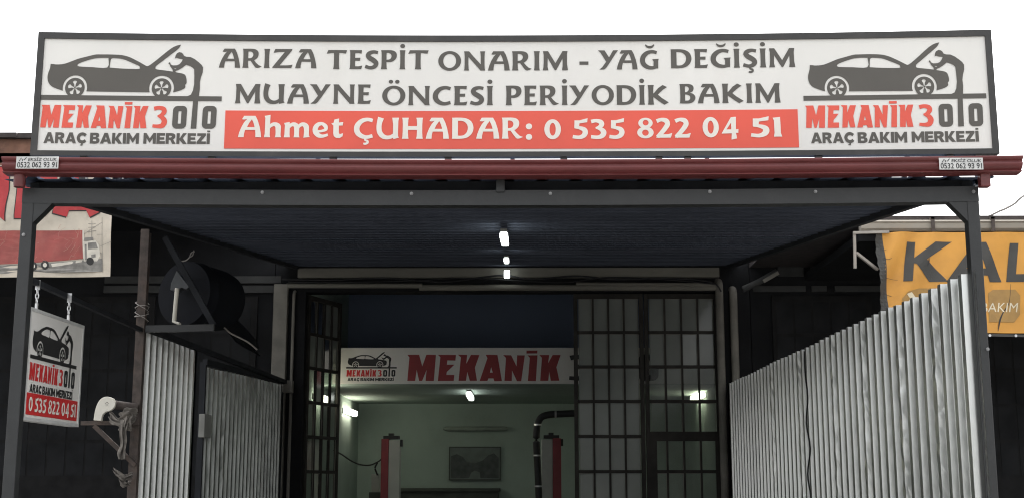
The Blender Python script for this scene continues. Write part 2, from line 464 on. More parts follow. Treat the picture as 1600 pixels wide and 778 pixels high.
# ---- heavy plain capitals of the small line
hb = lambda x0, x1, y0, y1: [(x0, y0), (x1, y0), (x1, y1), (x0, y1)]
HB = {
    'A': (1.08, [[(0, 0), (.38, 1), (.70, 1), (1.08, 0), (.76, 0), (.70, .17), (.37, .17), (.31, 0)]], [[(.44, .38), (.64, .38), (.54, .68)]]),
    'R': (.95, [hb(0, .29, 0, 1), crom([(.1, 1), (.5, 1), (.75, .95), (.88, .82), (.88, .60), (.76, .46), (.5, .37), (.1, .37)], 3), [(.38, .45), (.68, .45), (.95, 0), (.62, 0)]], [crom([(.29, .76), (.46, .76), (.58, .69), (.46, .59), (.29, .59)], 3)]),
    'C': (.97, [stroke([(.88, .72, .27), (.74, .83, .28), (.52, .87, .29), (.28, .77, .30), (.15, .5, .30), (.28, .23, .30), (.52, .13, .29), (.74, .17, .28), (.88, .28, .27)])], []),
    'B': (.92, [hb(0, .29, 0, 1), crom([(.1, 1), (.55, 1), (.78, .95), (.86, .78), (.82, .62), (.70, .53), (.86, .46), (.92, .29), (.85, .09), (.6, 0), (.1, 0)], 3)], [hb(.29, .54, .61, .78), hb(.29, .60, .22, .40)]),
    'K': (.98, [hb(0, .29, 0, 1), [(.25, .42), (.60, 1), (.96, 1), (.56, .50)], [(.30, .55), (.52, .62), (.98, 0), (.62, 0), (.26, .40)]], []),
    'I': (.3, [hb(0, .3, 0, 1)], []),
    'M': (1.18, [[(0, 0), (0, 1), (.26, 1), (.59, .50), (.92, 1), (1.18, 1), (1.18, 0), (.89, 0), (.89, .52), (.61, .10), (.57, .10), (.29, .52), (.29, 0)]], []),
    'E': (.80, [hb(0, .29, 0, 1), hb(.2, .78, .76, 1), hb(.2, .72, .39, .61), hb(.2, .80, 0, .24)], []),
    'Z': (.88, [[(.04, 1), (.86, 1), (.86, .80), (.42, .24), (.88, .24), (.88, 0), (0, 0), (0, .19), (.44, .76), (.04, .76)]], []),
}
HB['Ç'] = (.97, HB['C'][1] + [[(.46, .05), (.62, .05), (.64, -.06), (.60, -.22), (.36, -.2), (.38, -.12), (.48, -.10)]], [])
HB['İ'] = (.3, HB['I'][1] + [hb(.03, .3, 1.1, 1.26)], [])
def word(text, font=GL, gap=.13, kern=None):
    """list of 2D shapes (cap height 1) and total width"""
    x, out, prev = 0, [], ''
    for ch in text:
        if font is GL: x += {'YA': -.20, 'AY': -.10, 'İY': -.06, 'RI': -.04, 'AR': -.02}.get(prev + ch, 0)
        prev = ch
        if ch == ' ':
            x += .35
            continue
        wd, pos, neg = font[ch]
        out.append(([[(px + x, py) for px, py, *_ in p] for p in pos], [[(px + x, py) for px, py, *_ in p] for p in neg]))
        x += wd + gap
    return [shape(a, b) for a, b in out], x - gap

# ---- the emblem, digitised in two enlargement frames and put into units of 283 wide
def L1(pts): return [(60 + x / 7.78 - 64, (60 + y / 7.78) - .0065 * (x / 7.78 - 4)) for x, y in pts]
def L2(pts): return L1([(x + 1089.2, y) for x, y in pts])
def Z3(pts): return [(60 + x / 9.153 - 64, (150 + y / 9.153) - .0065 * (x / 9.153 - 4)) for x, y in pts]
def Z4(pts): return Z3([(x + 1281.4, y) for x, y in pts])
car_body = crom(L1([(125, 325), (160, 328), (200, 332), (300, 322), (450, 265), (550, 238), (660, 211), (720, 208), (860, 208), (990, 215), (1080, 237), (1149, 268), (1219, 303)]), 3) + \
    crom(L2([(200, 342), (235, 342), (330, 270), (430, 185), (500, 130), (560, 98), (618, 84)]), 3) + \
    crom(L2([(600, 118), (570, 150), (500, 205), (400, 285), (330, 340), (318, 365), (335, 385), (450, 400), (530, 412), (600, 425), (660, 438), (690, 460), (705, 510), (706, 550), (690, 572), (693, 600), (670, 622), (620, 642), (555, 660)]), 3) + \
    L2([(265, 662)]) + L1([(580, 652)]) + crom(L1([(290, 645), (220, 622), (150, 590), (112, 545), (98, 490), (102, 440), (120, 380), (125, 330)]), 3)
win_r = crom(L1([(452, 340), (470, 318), (540, 290), (640, 260), (720, 250), (815, 250), (828, 262), (820, 365), (640, 362), (480, 355), (452, 340)]), 3)
win_f = crom(L1([(848, 366), (855, 280), (872, 255), (910, 252), (1000, 262), (1080, 290), (1150, 320), (1205, 345), (1215, 362), (1200, 381), (1000, 377), (848, 366)]), 3)
def petals(cx, cy, r):
    out = []
    for k in range(5):
        a = pi / 2 + .05 + 2 * pi * k / 5
        pr = []
        for rr, da in ((.10, .5), (.45, .24), (.75, .36), (.85, .2), (.87, 0), (.85, -.2), (.75, -.36), (.45, -.24), (.10, -.5)):
            pr.append((cx + r * rr * cos(a + da), cy - r * rr * sin(a + da)))
        out.append(pr)
    return out
w1, w2 = (440, 610), (405 + 1089.2, 612)
arch = [L1(circle(*w1, 148, 148, 36)), L1(circle(*w2, 150, 150, 36))]
man = L2([(548, 252), (553, 240), (558, 215), (572, 190), (600, 176), (630, 182), (648, 198), (662, 222), (690, 232), (740, 235), (790, 258), (840, 295), (880, 330), (899, 362), (897, 420), (878, 480), (868, 540), (872, 620), (864, 700),
          (856, 775), (850, 1095), (782, 1095), (795, 775), (795, 712), (720, 710), (765, 690), (788, 640), (800, 560), (797, 460), (792, 385), (770, 362), (740, 345), (692, 328), (650, 362), (600, 392), (568, 404), (556, 428), (533, 428), (530, 390),
          (500, 352), (488, 327), (474, 315), (485, 298), (497, 306), (502, 325), (530, 337), (580, 335), (610, 322), (635, 290), (647, 262), (600, 255), (572, 245)])
plat = L1([(32, 697), (1142 + 1089.2, 710), (1142 + 1089.2, 768), (32, 755)])
rrect = lambda x0, x1, y0, y1, r, sh=0: [(x + sh * (y1 - y), y) for x, y in
    [(x0 + r - r * cos(t), y0 + r - r * sin(t)) for t in (0, .5, 1.05, 1.57)] + [(x1 - r + r * sin(t), y0 + r - r * cos(t)) for t in (0, .5, 1.05, 1.57)] +
    [(x1 - r + r * cos(t), y1 - r + r * sin(t)) for t in (0, .5, 1.05, 1.57)] + [(x0 + r - r * sin(t), y1 - r + r * cos(t)) for t in (0, .5, 1.05, 1.57)]]
LOGO_DARK = [shape([car_body], [win_r, win_f] + arch),
             shape([plat, man, L1(circle(*w1, 119, 119, 32)), L1(circle(*w2, 119, 119, 32))],
                   [L2([(540, 370), (578, 370), (560, 383)])] + [L1(p) for p in petals(*w1, 100)] + [L1(p) for p in petals(*w2, 100)]),
             shape([Z4(rrect(652, 852, 146, 465, 60, .02))], [Z4(rrect(732, 775, 220, 395, 6, .02))]),
             shape([Z4(rrect(1075, 1275, 147, 466, 60, .02))], [Z4(rrect(1154, 1197, 222, 396, 6, .02))])]
mek = {'M': ([[(55, 135), (172, 135), (205, 275), (245, 135), (340, 137), (322, 452), (240, 450), (248, 320), (205, 450), (175, 450), (150, 315), (135, 450), (58, 448), (75, 165)]], []),
       'E': ([[(360, 137), (540, 140), (535, 208), (455, 205), (450, 257), (525, 257), (450, 345), (446, 380), (525, 380), (520, 452), (362, 452), (385, 165)]], []),
       'K': ([[(560, 137), (652, 140), (645, 245), (690, 140), (775, 142), (730, 295), (752, 452), (680, 452), (655, 345), (642, 452), (568, 452), (590, 170)]], []),
       'A': ([[(838, 140), (955, 143), (1000, 458), (925, 458), (915, 425), (865, 425), (855, 455), (778, 455), (855, 180)]], [[(893, 290), (908, 355), (880, 355)]]),
       'N': ([[(1012, 145), (1092, 148), (1145, 280), (1152, 148), (1228, 150), (1192, 460), (1150, 460), (1100, 330), (1098, 458), (1025, 455), (1040, 180)]], []),
       'I': ([[(1255, 150), (1355, 150), (1338, 460), (1258, 458), (1278, 180)], [(1245, 93), (1355, 93), (1352, 128), (1245, 128)]], []),
       'k': ([[(1373, 147), (1471, 148), (1461, 245), (1506, 148), (1586, 148), (1543, 295), (1571, 458), (1486, 458), (1471, 350), (1461, 458), (1381, 458), (1399, 180)]], []),
       '3': ([stroke([(1668, 186, 58), (1735, 172, 52), (1800, 190, 66), (1812, 232, 70), (1775, 275, 50), (1722, 290, 22)]), stroke([(1722, 288, 20), (1790, 312, 62), (1822, 365, 78), (1795, 420, 72), (1735, 432, 52), (1656, 425, 44)])], [])}
LOGO_RED = [shape([Z3(p) for p in a], [Z3(p) for p in b]) for a, b in mek.values()]
MEK_BIG = LOGO_RED[:7]
LOGO_SMALL = []
for txt, u0, u1, vb, vc in (('ARAÇ', 73, 139.5, 222.6, 206.3), ('BAKIM', 145, 221, 222.8, 206.5), ('MERKEZİ', 228, 331, 222.6, 206.3)):
    sh, wd = word(txt, HB, .06)
    for vs_, fs_ in sh:
        LOGO_SMALL.append(([(u0 - 64 + x / wd * (u1 - u0), vb - y * (vb - vc)) for x, y in vs_], fs_))

# ------------------------------------------------------------------ ground
def grid_sheet(x0, x1, y0, y1, z, nx, ny):
    b = MB()
    vs = [(x0 + (x1 - x0) * i / nx, y0 + (y1 - y0) * j / ny, z) for j in range(ny + 1) for i in range(nx + 1)]
    fs = [(j * (nx + 1) + i, j * (nx + 1) + i + 1, (j + 1) * (nx + 1) + i + 1, (j + 1) * (nx + 1) + i) for j in range(ny) for i in range(nx)]
    return b.add(vs, fs)
tag(grid_sheet(-300, 300, -300, 300, 0, 12, 12).build('ground', 'ground_concrete'), kind='structure')
tag(grid_sheet(-3.1, 2.95, 18.3, 24.25, .006, 4, 4).build('workshop_floor', 'floor_concrete'), kind='structure')

# ------------------------------------------------------------------ main planes
YB = 8.10                # front face of the canopy posts and beam
YF = 18.0                # workshop facade
XL, XR = -3.35, 2.85     # side fences
zr = lambda y: 2.635 + .113 * y          # underside of the canopy roof
SAG = .021
sag = lambda x: SAG * (1 - ((x + .12) / 3.1) ** 2)

# ------------------------------------------------------------------ canopy
can = thing('canopy', (-.14, YB, 0), 'dark grey steel canopy with corrugated roof and maroon gutter over the workshop forecourt', 'canopy')
# posts follow the slight splay seen in the photograph's own posts (upright here)
pl_t, pl_b = P(36, 300, YB), P(4, 760, YB)
XPL = P(33, 330, YB).x
XPR = P(1531, 330, YB).x
zb1 = P(800, 297.5, YB).z + SAG
zb0 = P(800, 321, YB).z + SAG
for x0, x1 in ((XPL, XPL + .078), (XPR - .078, XPR)):
    MB().box(x0, x1, YB, YB + .08, 0, zb0 + .002).build('post', 'canopy_paint', can, bevel=.006)
b = MB()
n = 24
for i in range(n):
    xa, xb = XPL + (XPR - XPL) * i / n, XPL + (XPR - XPL) * (i + 1) / n
    vs = []
    for x in (xa, xb):
        s = sag(x)
        vs += [(x, YB, zb0 - s), (x, YB + .1, zb0 - s), (x, YB + .1, zb1 - s), (x, YB, zb1 - s)]
    fs = [(0, 4, 5, 1), (1, 5, 6, 2), (2, 6, 7, 3), (3, 7, 4, 0)]
    if i == 0: fs.append((0, 1, 2, 3))
    if i == n - 1: fs.append((4, 7, 6, 5))
    b.add(vs, fs)
b.build('front_beam', 'canopy_paint', can)
# corner gussets
for sx, xi in ((1, XPL + .076), (-1, XPR - .076)):
    g = MB()
    poly = [(0, 0), (.125, 0), (.0, -.135)]
    zt = zb0 - sag(xi) + .004
    g.prism(poly, lambda x, z: (xi + sx * x, YB + .005, zt + z), lambda x, z: (xi + sx * x, YB + .075, zt + z))
    g.build('gusset', 'canopy_paint', can)
# bolts along the beam
for u, v in ((125, 322), (410, 301), (643, 303), (860, 303), (1109, 300), (1274, 300), (1521, 300), (37, 367), (1543, 545)):
    if u == 125: continue
    p = P(u, v, YB)
    p.y = YB - .001
    r = MB()
    r.tube([(p.x, YB - .014, p.z), (p.x, YB - .005, p.z)], .0075, 6)
    r.tube([(p.x, YB - .005, p.z), (p.x, YB + .002, p.z)], .0115, 12)
    r.build('bolt', 'bolt_grey', can)
# side beams, rafters and purlins
for x in (XPL + .04, XPR - .04):
    MB().bar((x, YB + .1, zr(YB + .1) + .0), (x, YF - .02, zr(YF) + .0), .06, .06).build('rafter', 'canopy_side', can)
# lining boards under the sheet: shallow laps across the canopy
b = MB()
vs, y, k = [], YB + .14, 0
while y < YF - .02:
    y2 = min(y + .31, YF - .02)
    for yy, dz in ((y, -.012), (y2 - .034, -.003), (y2 - .030, .010), (y2, .010)):
        for xx in (-3.30, 3.02):
            vs.append((xx, yy, zr(yy) + .024 + dz))
    y = y2
b.add(vs, [(i * 2, i * 2 + 1, i * 2 + 3, i * 2 + 2) for i in range(len(vs) // 2 - 1)])
b.build('ceiling_lining', 'roof_lining', can)
MB().box(-3.22, 2.94, YB + .105, YB + .125, zb1 - .03, zr(YB + .115) + .033).build('slit_filler', 'canopy_side', can)  # added dark board, shuts out the sky slits between gutter and beam
# corrugated roof sheet: ribs run down the slope
b = MB()
prof = []
x = -3.35
while x < 2.95:
    prof += [(x, 0), (x + .13, 0), (x + .155, .022), (x + .195, .022)]
    x += .22
prof.append((x, 0))
ya, yb = YB - .045, YF - .01
vs, fs = [], []
for (px, pz) in prof:
    for yy, t in ((ya, .034), (yb, .034), (ya, .037), (yb, .037)):
        vs.append((px, yy, zr(yy) + pz + t))
for i in range(len(prof) - 1):
    a, c = i * 4, i * 4 + 4
    fs += [(a, c, c + 1, a + 1), (a + 2, a + 3, c + 3, c + 2), (a, a + 2, c + 2, c)]
b.add(vs, fs)
b.build('roof_sheet', 'roof_under', can)
# small hanger box above the beam
p = P(782, 287, YB + .0)
MB().box(p.x - .028, p.x + .028, YB - .012, YB + .05, P(782, 301, YB).z, P(782, 286, YB).z + .06).build('hanger_bracket', 'canopy_paint', can, bevel=.004)
# pale plates standing in for light seen through canopy edge gaps (right side)
for uv, Y in (([(1387, 324.5), (1362, 326), (1359, 333)], 10.9), ([(1331, 342), (1310, 342.5), (1307, 353)], 12.3)):
    MB().prism(uv, lambda u, v: P(u, v, Y), lambda u, v: P(u, v, Y) + Vector((0, .015, 0))).build('light_gap_plate', 'bolt_grey', can)

# maroon gutter with ogee profile
YG = YB - .06
gz1 = P(800, 251, YG - .1).z + SAG
gz0 = P(800, 277.5, YG - .06).z + SAG
h = gz1 - gz0
gpts = [(-.112, h), (-.124, h), (-.126, h - .010), (-.120, h - .020), (-.108, h - .028), (-.106, h - .036), (-.112, h * .62), (-.114, h * .50), (-.106, h * .34), (-.090, h * .22), (-.084, h * .17), (-.090, h * .13), (-.092, h * .085), (-.084, h * .05), (-.060, h * .02), (-.02, 0), (0, 0)]
gprof = [None] + crom(gpts, 3)
XG0, XG1 = P(4, 255, YG - .1).x, P(1597, 255, YG - .1).x
b = MB()
n = 30
# open trough: outer profile swept, thin wall
outer = gprof[1:]
vs, fs = [], []
m_ = len(outer)
back = [(0, 0), (.002, h * .8)]
prof = outer + back[1:]
for i in range(n + 1):
    x = XG0 + (XG1 - XG0) * i / n
    tl = .0012 * x        # hangs a hair lower on the right
    for py, pz in prof:
        vs.append((x, YG + py, gz0 + pz - sag(x) - tl))
m_ = len(prof)
for i in range(n):
    for k in range(m_ - 1):
        fs.append((i * m_ + k, i * m_ + k + 1, (i + 1) * m_ + k + 1, (i + 1) * m_ + k))
fs.append(tuple(range(m_)))
fs.append(tuple(n * m_ + k for k in range(m_))[::-1])
b.add(vs, fs)
gut = b.build('gutter', 'maroon', can, smooth=True)
so = gut.modifiers.new('wall', 'SOLIDIFY')
so.thickness = .003
tl = lambda x: sag(x) + .0012 * x
# outlets
p = P(31, 280, YG - .03)
MB().tube([(p.x, YG - .03, gz0 + .02), (p.x, YG - .03, P(31, 287, YG - .03).z), (p.x, YG - .03, P(31, 293, YG - .03).z)], [.038, .038, .034], 20).build('downpipe_outlet', 'maroon', gut, smooth=True)
p = P(1538, 280, YG - .03)
MB().box(p.x - .032, p.x + .032, YG - .055, YG + .005, P(1538, 293, YG - .03).z, gz0 + .01).build('downpipe_outlet', 'maroon', gut, bevel=.006)
# stickers on the gutter
def font_shape(txt, shear=0, off=.012):
    c = bpy.data.curves.new('lettering_source', 'FONT')
    c.body = txt
    c.size = 1
    c.shear = shear
    c.offset = off
    o = bpy.data.objects.new('lettering_source', c)
    COL.objects.link(o)
    dg = bpy.context.evaluated_depsgraph_get()
    me = o.evaluated_get(dg).to_mesh()
    vs = [(v.co.x, v.co.y) for v in me.vertices]
    fs = [tuple(p.vertices) for p in me.polygons]
    o.evaluated_get(dg).to_mesh_clear()
    bpy.data.objects.remove(o)
    bpy.data.curves.remove(c)
    x0, x1 = min(v[0] for v in vs), max(v[0] for v in vs)
    y0, y1 = min(v[1] for v in vs), max(v[1] for v in vs)
    return [((x - x0) / (x1 - x0), (y - y0) / (y1 - y0)) for x, y in vs], fs
sh_num, sh_name = font_shape('0532 062 93 91'), font_shape('EKSİZ OLUK', .15)
for u0, u1, vt, vb in ((24.5, 92, 245, 264), (1468, 1535.5, 247, 265.5)):
    a, c = P(u0, vb, YG - .13), P(u1, vt, YG - .13)
    ys = YG - .129
    wd, ht = c.x - a.x, c.z - a.z
    b = MB()
    # the label bends over the gutter's lip: a slightly leaning plate
    f = lambda x, z, d=0: (a.x + x * wd, ys - d - .001 + .0 * z, a.z + z * ht)
    b.prism([(0, 0), (1, 0), (1, 1), (0, 1)], lambda x, z: f(x, z, 0), lambda x, z: f(x, z, -.002))
    b.flat(sh_num, lambda x, z: f(.03 + .94 * x, .08 + .46 * z, .0015), 1)
    b.flat(sh_name, lambda x, z: f(.28 + .68 * x, .62 + .34 * z, .0015), 1)
    ay = shape([stroke([(0, 0, .12), (.25, .9, .14), (.45, .05, .12)], False), stroke([(.35, .55, .1), (.62, .3, .14), (.9, 1.0, .12)], False)])
    b.flat(ay, lambda x, z: f(.07 + .19 * x, .60 + .32 * z, .0015), 1)
    b.build('sticker', ['sticker', 'sign_black'], gut)

# ------------------------------------------------------------------ the big sign on the canopy
YS = 8.32
sg = thing('roof_sign', (P(800, 240, YS).x, YS, P(800, 240, YS).z), 'long white workshop sign with two car emblems and a red phone strip above the gutter', 'sign')
s_tl, s_tr = P(57, 49, YS), P(1549, 47.5, YS)
s_bl, s_br = P(52, 243, YS), P(1560, 243, YS)
SX0, SX1 = (s_tl.x + s_bl.x) / 2, (s_tr.x + s_br.x) / 2
ST = P(800, 56.5, YS).z
SB = P(800, 246, YS).z
top_sag = lambda x: .030 * (1 - ((x - .02) / 3.1) ** 2)
bot_sag = lambda x: .014 * (1 - ((x - .02) / 3.1) ** 2)
def ssag(x, z):
    t = (z - SB) / (ST - SB)
    return top_sag(x) * t + bot_sag(x) * (1 - t)
def sp(x, z, d=0):                  # point on the sign's face; z is the height at the middle of the sign
    return (x, YS - d, z + (ssag(0, z) - ssag(x, z)))
def sunz(p):                        # the same height brought to the sign's middle
    return p.z - (ssag(0, p.z) - ssag(p.x, p.z))
FW = .043
b = MB()
n = 40
def srect(b, x0, x1, z0, z1, d0, d1, mi=0, n=24):
    vs, fs = [], []
    for i in range(n + 1):
        x = x0 + (x1 - x0) * i / n
        vs += [sp(x, z0, d0), sp(x, z1, d0), sp(x, z1, d1), sp(x, z0, d1)]
    for i in range(n):
        a = i * 4
        fs += [(a, a + 1, a + 5, a + 4), (a + 1, a + 2, a + 6, a + 5), (a + 2, a + 3, a + 7, a + 6), (a + 3, a, a + 4, a + 7)]
    fs += [(0, 3, 2, 1), (n * 4, n * 4 + 1, n * 4 + 2, n * 4 + 3)]
    b.add(vs, fs, mi)
srect(b, SX0, SX1, ST - FW, ST, .012, -.05)
srect(b, SX0, SX1, SB, SB + FW * .82, .012, -.05)
srect(b, SX0, SX0 + FW, SB + FW * .82, ST - FW, .0118, -.05, n=2)
srect(b, SX1 - FW, SX1, SB + FW * .82, ST - FW, .0118, -.05, n=2)
b.build('frame', 'frame_grey', sg)
b = MB()
srect(b, SX0 + FW, SX1 - FW, SB + FW * .82, ST - FW, 0, -.02, n=40)
b.build('panel', 'sign_white', sg)
ra, rb = P(350, 232.5, YS), P(1248.5, 231, YS)
b = MB()
srect(b, ra.x, rb.x, sunz(rb) - .0, sunz(P(1247, 171.5, YS)), .003, .0005, n=30)
b.build('phone_strip', 'sign_red', sg)
def sign_words(words, material, d):
    for txt, u0, u1, vb, vc in words:
        sh, wd = word(txt)
        um = (u0 + u1) / 2
        a, c = P(u0, vb, YS), P(u1, vb, YS)
        pm, pc = P(um, vb, YS), P(um, vc, YS)
        z0 = sunz(pm)
        z1 = sunz(pc)
        b = MB()
        for s_ in sh:
            b.flat(s_, lambda x, y: sp(a.x + (c.x - a.x) * x / wd, z0 + (z1 - z0) * y, d))
        o = b.build('lettering', material, sg)
sign_words([('ARIZA', 342, 494.5, 107, 77.3), ('TESPİT', 510, 669.5, 109, 79.3), ('ONARIM', 684.7, 887.5, 110.9, 81), ('-', 905.5, 919.5, 110.6, 81), ('YAĞ', 935, 1029.5, 109.3, 79.3), ('DEĞİŞİM', 1048, 1242.7, 106.6, 77),
            ('MUAYNE', 367, 579.5, 162.7, 132.5), ('ÖNCESİ', 597, 770.6, 165.2, 135.2), ('PERİYODİK', 790, 1045, 164.8, 134.3), ('BAKIM', 1061.6, 1219.7, 161.8, 131.5)], 'sign_grey', .003)
sign_words([('Ahmet', 372, 536, 215.6, 182.3), ('ÇUHADAR:', 552.8, 831.5, 217.8, 185), ('0', 850.6, 876.5, 218.0, 188), ('535', 894.6, 976.2, 217.3, 187.5), ('822', 995.7, 1079.6, 216.2, 185.5), ('04', 1098, 1154, 215, 184.3), ('51', 1173, 1222, 214.6, 184.5)], 'sign_cream', .006)
def sign_logo(u0, u1, vref, shift):
    """emblem between two photo columns; vref = photo row of the platform's top at its left end"""
    a, c = P(u0, vref, YS), P(u1, vref, YS)
    k = (c.x - a.x) / 283.0
    um = P((u0 + u1) / 2, vref + shift, YS)
    zref = sunz(um)
    kz = (P(u0, 100, YS).z - P(u0, 200, YS).z) / 100
    fn = lambda d: (lambda x, y: sp(a.x + x * k, zref - (y - 149.6) * kz, d))
    b = MB()
    for i, s_ in enumerate(LOGO_DARK): b.flat(s_, fn(.003 + .0004 * (i % 2)))
    b.build('car_emblem', 'sign_grey', sg)
    b = MB()
    for s_ in LOGO_SMALL: b.flat(s_, fn(.003))
    b.build('lettering', 'sign_grey', sg)
    b = MB()
    for s_ in LOGO_RED: b.flat(s_, fn(.003))
    b.build('lettering', 'sign_red', sg)
sign_logo(64, 347, 149.6, .9)
sign_logo(1255, 1541, 149.6, -.7)
# feet and back struts that carry the sign over the roof
for u in (130, 330, 520, 700, 881, 1030, 1075, 1280, 1485, 1530):
    x = P(u, 246, YS).x
    z1 = SB + (ssag(0, SB) - ssag(x, SB)) + .004
    MB().box(x - .022, x + .022, YS - .0, YS + .045, zr(YS) + .02, z1).build('foot', 'frame_grey', sg)
for u in (150, 480, 800, 1120, 1450):
    x = P(u, 246, YS).x
    MB().bar((x, YS + .052, ST - .25), (x, YS + .6, zr(YS + .6) + .06), .03, .03).build('strut', 'frame_grey', sg)

# ------------------------------------------------------------------ side fences of corrugated sheet
def fence_sheet(X, y0, y1, z0, zt, pitch, depth, sgn, crumple=(), nz=44, jag=.006):
    """trapezoidal sheet in the plane x = X running along y; ribs stand towards sgn"""
    b = MB()
    pr = []
    y = y0
    i = 0
    while y < y1 - 1e-6:
        for t, dx in ((0, 0), (.62, 0), (.66, 1), (.96, 1)):
            pr.append((min(y + t * pitch, y1), dx * depth, i))
        y += pitch
        i += 1
    pr.append((y1, 0, i))
    vs, fs = [], []
    rnd = random.Random(3)
    tops = {}
    for yy, dx, k in pr:
        top = zt(yy) + tops.setdefault(k // 4, rnd.uniform(-jag, jag))
        for j in range(nz + 1):
            z = z0 + (top - z0) * j / nz
            w_ = rnd.uniform(-1, 1) * (.0042 if (k in crumple and dx) else .0003)
            for th in (0, -.0015):
                vs.append((X + sgn * (dx + w_ + th), yy + (rnd.uniform(-.002, .002) if k in crumple else 0), z))
    row = (nz + 1) * 2
    for i in range(len(pr) - 1):
        for j in range(nz):
            a, c = i * row + j * 2, (i + 1) * row + j * 2
            fs += [(a, c, c + 2, a + 2), (a + 1, a + 3, c + 3, c + 1)]
        a, c = i * row + nz * 2, (i + 1) * row + nz * 2
        fs.append((a, c, c + 1, a + 1))
    return b.add(vs, fs)
zfr = lambda y: 3.0 + .004 * (y - 8)
fr = thing('corrugated_fence', (XR, YB + .1, 0), 'long shiny galvanised corrugated fence on the right side of the forecourt', 'fence')
fence_sheet(XR + .02, YB + .10 - .62 * .21, YF - .15, .05, lambda y: P(1523, 427, YB + .1).z + .0025 * (y - 8), .21, .043, -1, crumple=(3, 7, 12, 17, 24, 31)).build('sheet', 'galvanised', fr)
for z in (.5, 1.6, 2.7):
    MB().box(XR + .026, XR + .06, YB + .1, YF - .15, z, z + .04).build('rail', 'canopy_side', fr)
for y in (10.6, 13.1, 15.6, YF - .2):
    MB().box(XR + .062, XR + .12, y, y + .06, 0, 2.9).build('post', 'canopy_side', fr)
fl = thing('corrugated_fence', (XL, 11.2, 0), 'short bright corrugated fence panel beside the rusty post on the left', 'fence')
yl1 = PX(303, 540, XL).y
fence_sheet(XL, 11.22, yl1, .05, lambda y: PX(222, 515, XL).z, .19, .036, 1).build('sheet', 'galvanised', fl)
for z in (.6, 1.7, 2.75):
    MB().box(XL - .04, XL - .006, 11.22, yl1, z, z + .04).build('rail', 'rust', fl)
gt = thing('corrugated_gate', (XL, 13.45, 0), 'dull dark corrugated gate with a lock box behind the short bright left fence panel', 'gate')
yg0, yg1 = PX(319, 570, XL).y, YF - .22
fence_sheet(XL - .02, yg0, yg1, .12, lambda y: 2.86 + .03 * (y - yg0), .205, .040, 1, crumple=(4,)).build('sheet', 'galvanised_old', gt)
MB().bar((XL + .02, yg0 - .05, 2.90), (XL + .02, yg1 + .03, 3.03), .05, .06).build('top_bar', 'canopy_side', gt)
for y in (yg0 - .05, yg1):
    MB().box(XL - .03, XL + .03, y, y + .05, 0, 2.9).build('frame_post', 'canopy_side', gt)
p = PX(322, 665, XL + .06)
MB().box(XL + .012, XL + .075, p.y - .12, p.y + .16, p.z - .12, p.z + .12).build('lock_box', 'box_grey', gt, bevel=.006)
pb = PX(450, 605, XL + .1)
MB().box(XL + .03, XL + .16, YF - .24, YF - .12, pb.z - .07, pb.z + .1).build('hinge_block', 'column_grey', gt, bevel=.01)
# black cable hanging on the right fence
b = MB()
pts = []
for i, (u, v) in enumerate(((1257, 548), (1258, 580), (1262, 620), (1260, 660), (1266, 700), (1262, 740), (1267, 778), (1266, 830))):
    q = PX(u, v, XR - .035)
    pts.append(q)
b.tube(crom([tuple(q) for q in pts], 4), .008, 8)
tag(b.build('hanging_cable', 'cable_black', origin=pts[-1]), 'thin black cable hanging down the right corrugated fence', 'cable')

# ------------------------------------------------------------------ left side: rail, rusty post, hanging sign
YP = 11.15
pt = P(222, 358, YP)
rp = thing('rusty_post', (pt.x, YP, 0), 'rusty brown angle iron post at the front end of the left fence', 'post')
xr = P(226, 500, YP).x
b = MB()
b.box(xr - .075, xr - .0, YP, YP + .008, 0, pt.z)
b.box(xr - .008, xr, YP + .008, YP + .07, 0, pt.z - .03)
b.build('angle_iron', 'rust', rp)
b = MB()
tw = []
for k in range(30):
    a = k * .9
    tw.append((xr - .037 + .06 * cos(a), YP + .03 + .06 * sin(a), P(0, 480, YP).z + .1 * sin(k * .6) * .4 - k * .004 + .03))
b.tube(tw, .004, 5)
b.build('wire_tie', 'cable_grey', rp)
rl = MB().bar((XPL + .04, YB + .08, P(45, 432, YB).z), (xr - .03, YP - .002, P(222, 515, YP).z), .035, .035).build('sign_rail', 'canopy_side', origin=(XPL, YB, 2.95))
tag(rl, 'thin dark steel rail from canopy post to rusty post carrying the small hanging sign', 'rail')
XH = -3.18
hy0, hy1 = PX(48, 480, XH).y, PX(131, 510, XH).y
hz1, hz0 = PX(49, 480, XH).z, PX(46, 656, XH).z
hg = thing('hanging_sign', (XH, (hy0 + hy1) / 2, hz0), 'small white double sided sign with car emblem hanging from the rail on the left', 'sign')
MB().box(XH - .06, XH, hy0, hy1, hz0, hz1).build('panel', 'sign_white', hg)
b = MB()
fr_ = .018
b.box(XH - .064, XH + .004, hy0 - .004, hy1 + .004, hz1 - fr_, hz1 + .004)
b.box(XH - .064, XH + .004, hy0 - .004, hy1 + .004, hz0 - .004, hz0 + fr_)
b.box(XH - .0638, XH + .0038, hy0 - .0038, hy0 + fr_, hz0 + fr_, hz1 - fr_)
b.box(XH - .0638, XH + .0038, hy1 - fr_, hy1 + .0038, hz0 + fr_, hz1 - fr_)
b.build('frame', 'aluminium', hg)
Wd, Hd = hy1 - hy0, hz1 - hz0
fh = lambda y, z, d=.003: (XH + d, hy0 + y, hz0 + z)
b = MB()
b.prism([(.03, .035), (Wd - .045, .035), (Wd - .045, .175), (.03, .175)], lambda y, z: fh(y, z, .0035), lambda y, z: fh(y, z, .0005))
b.build('phone_strip', 'lamp_red', hg)
sh, wd = word('0 535 822 04 51')
b = MB()
for s_ in sh: b.flat(s_, lambda x, y: fh(.06 + x / wd * (Wd - .14), .06 + y * .088, .006))
b.build('lettering', 'sign_cream', hg)
lk = (Wd - .15) / 283
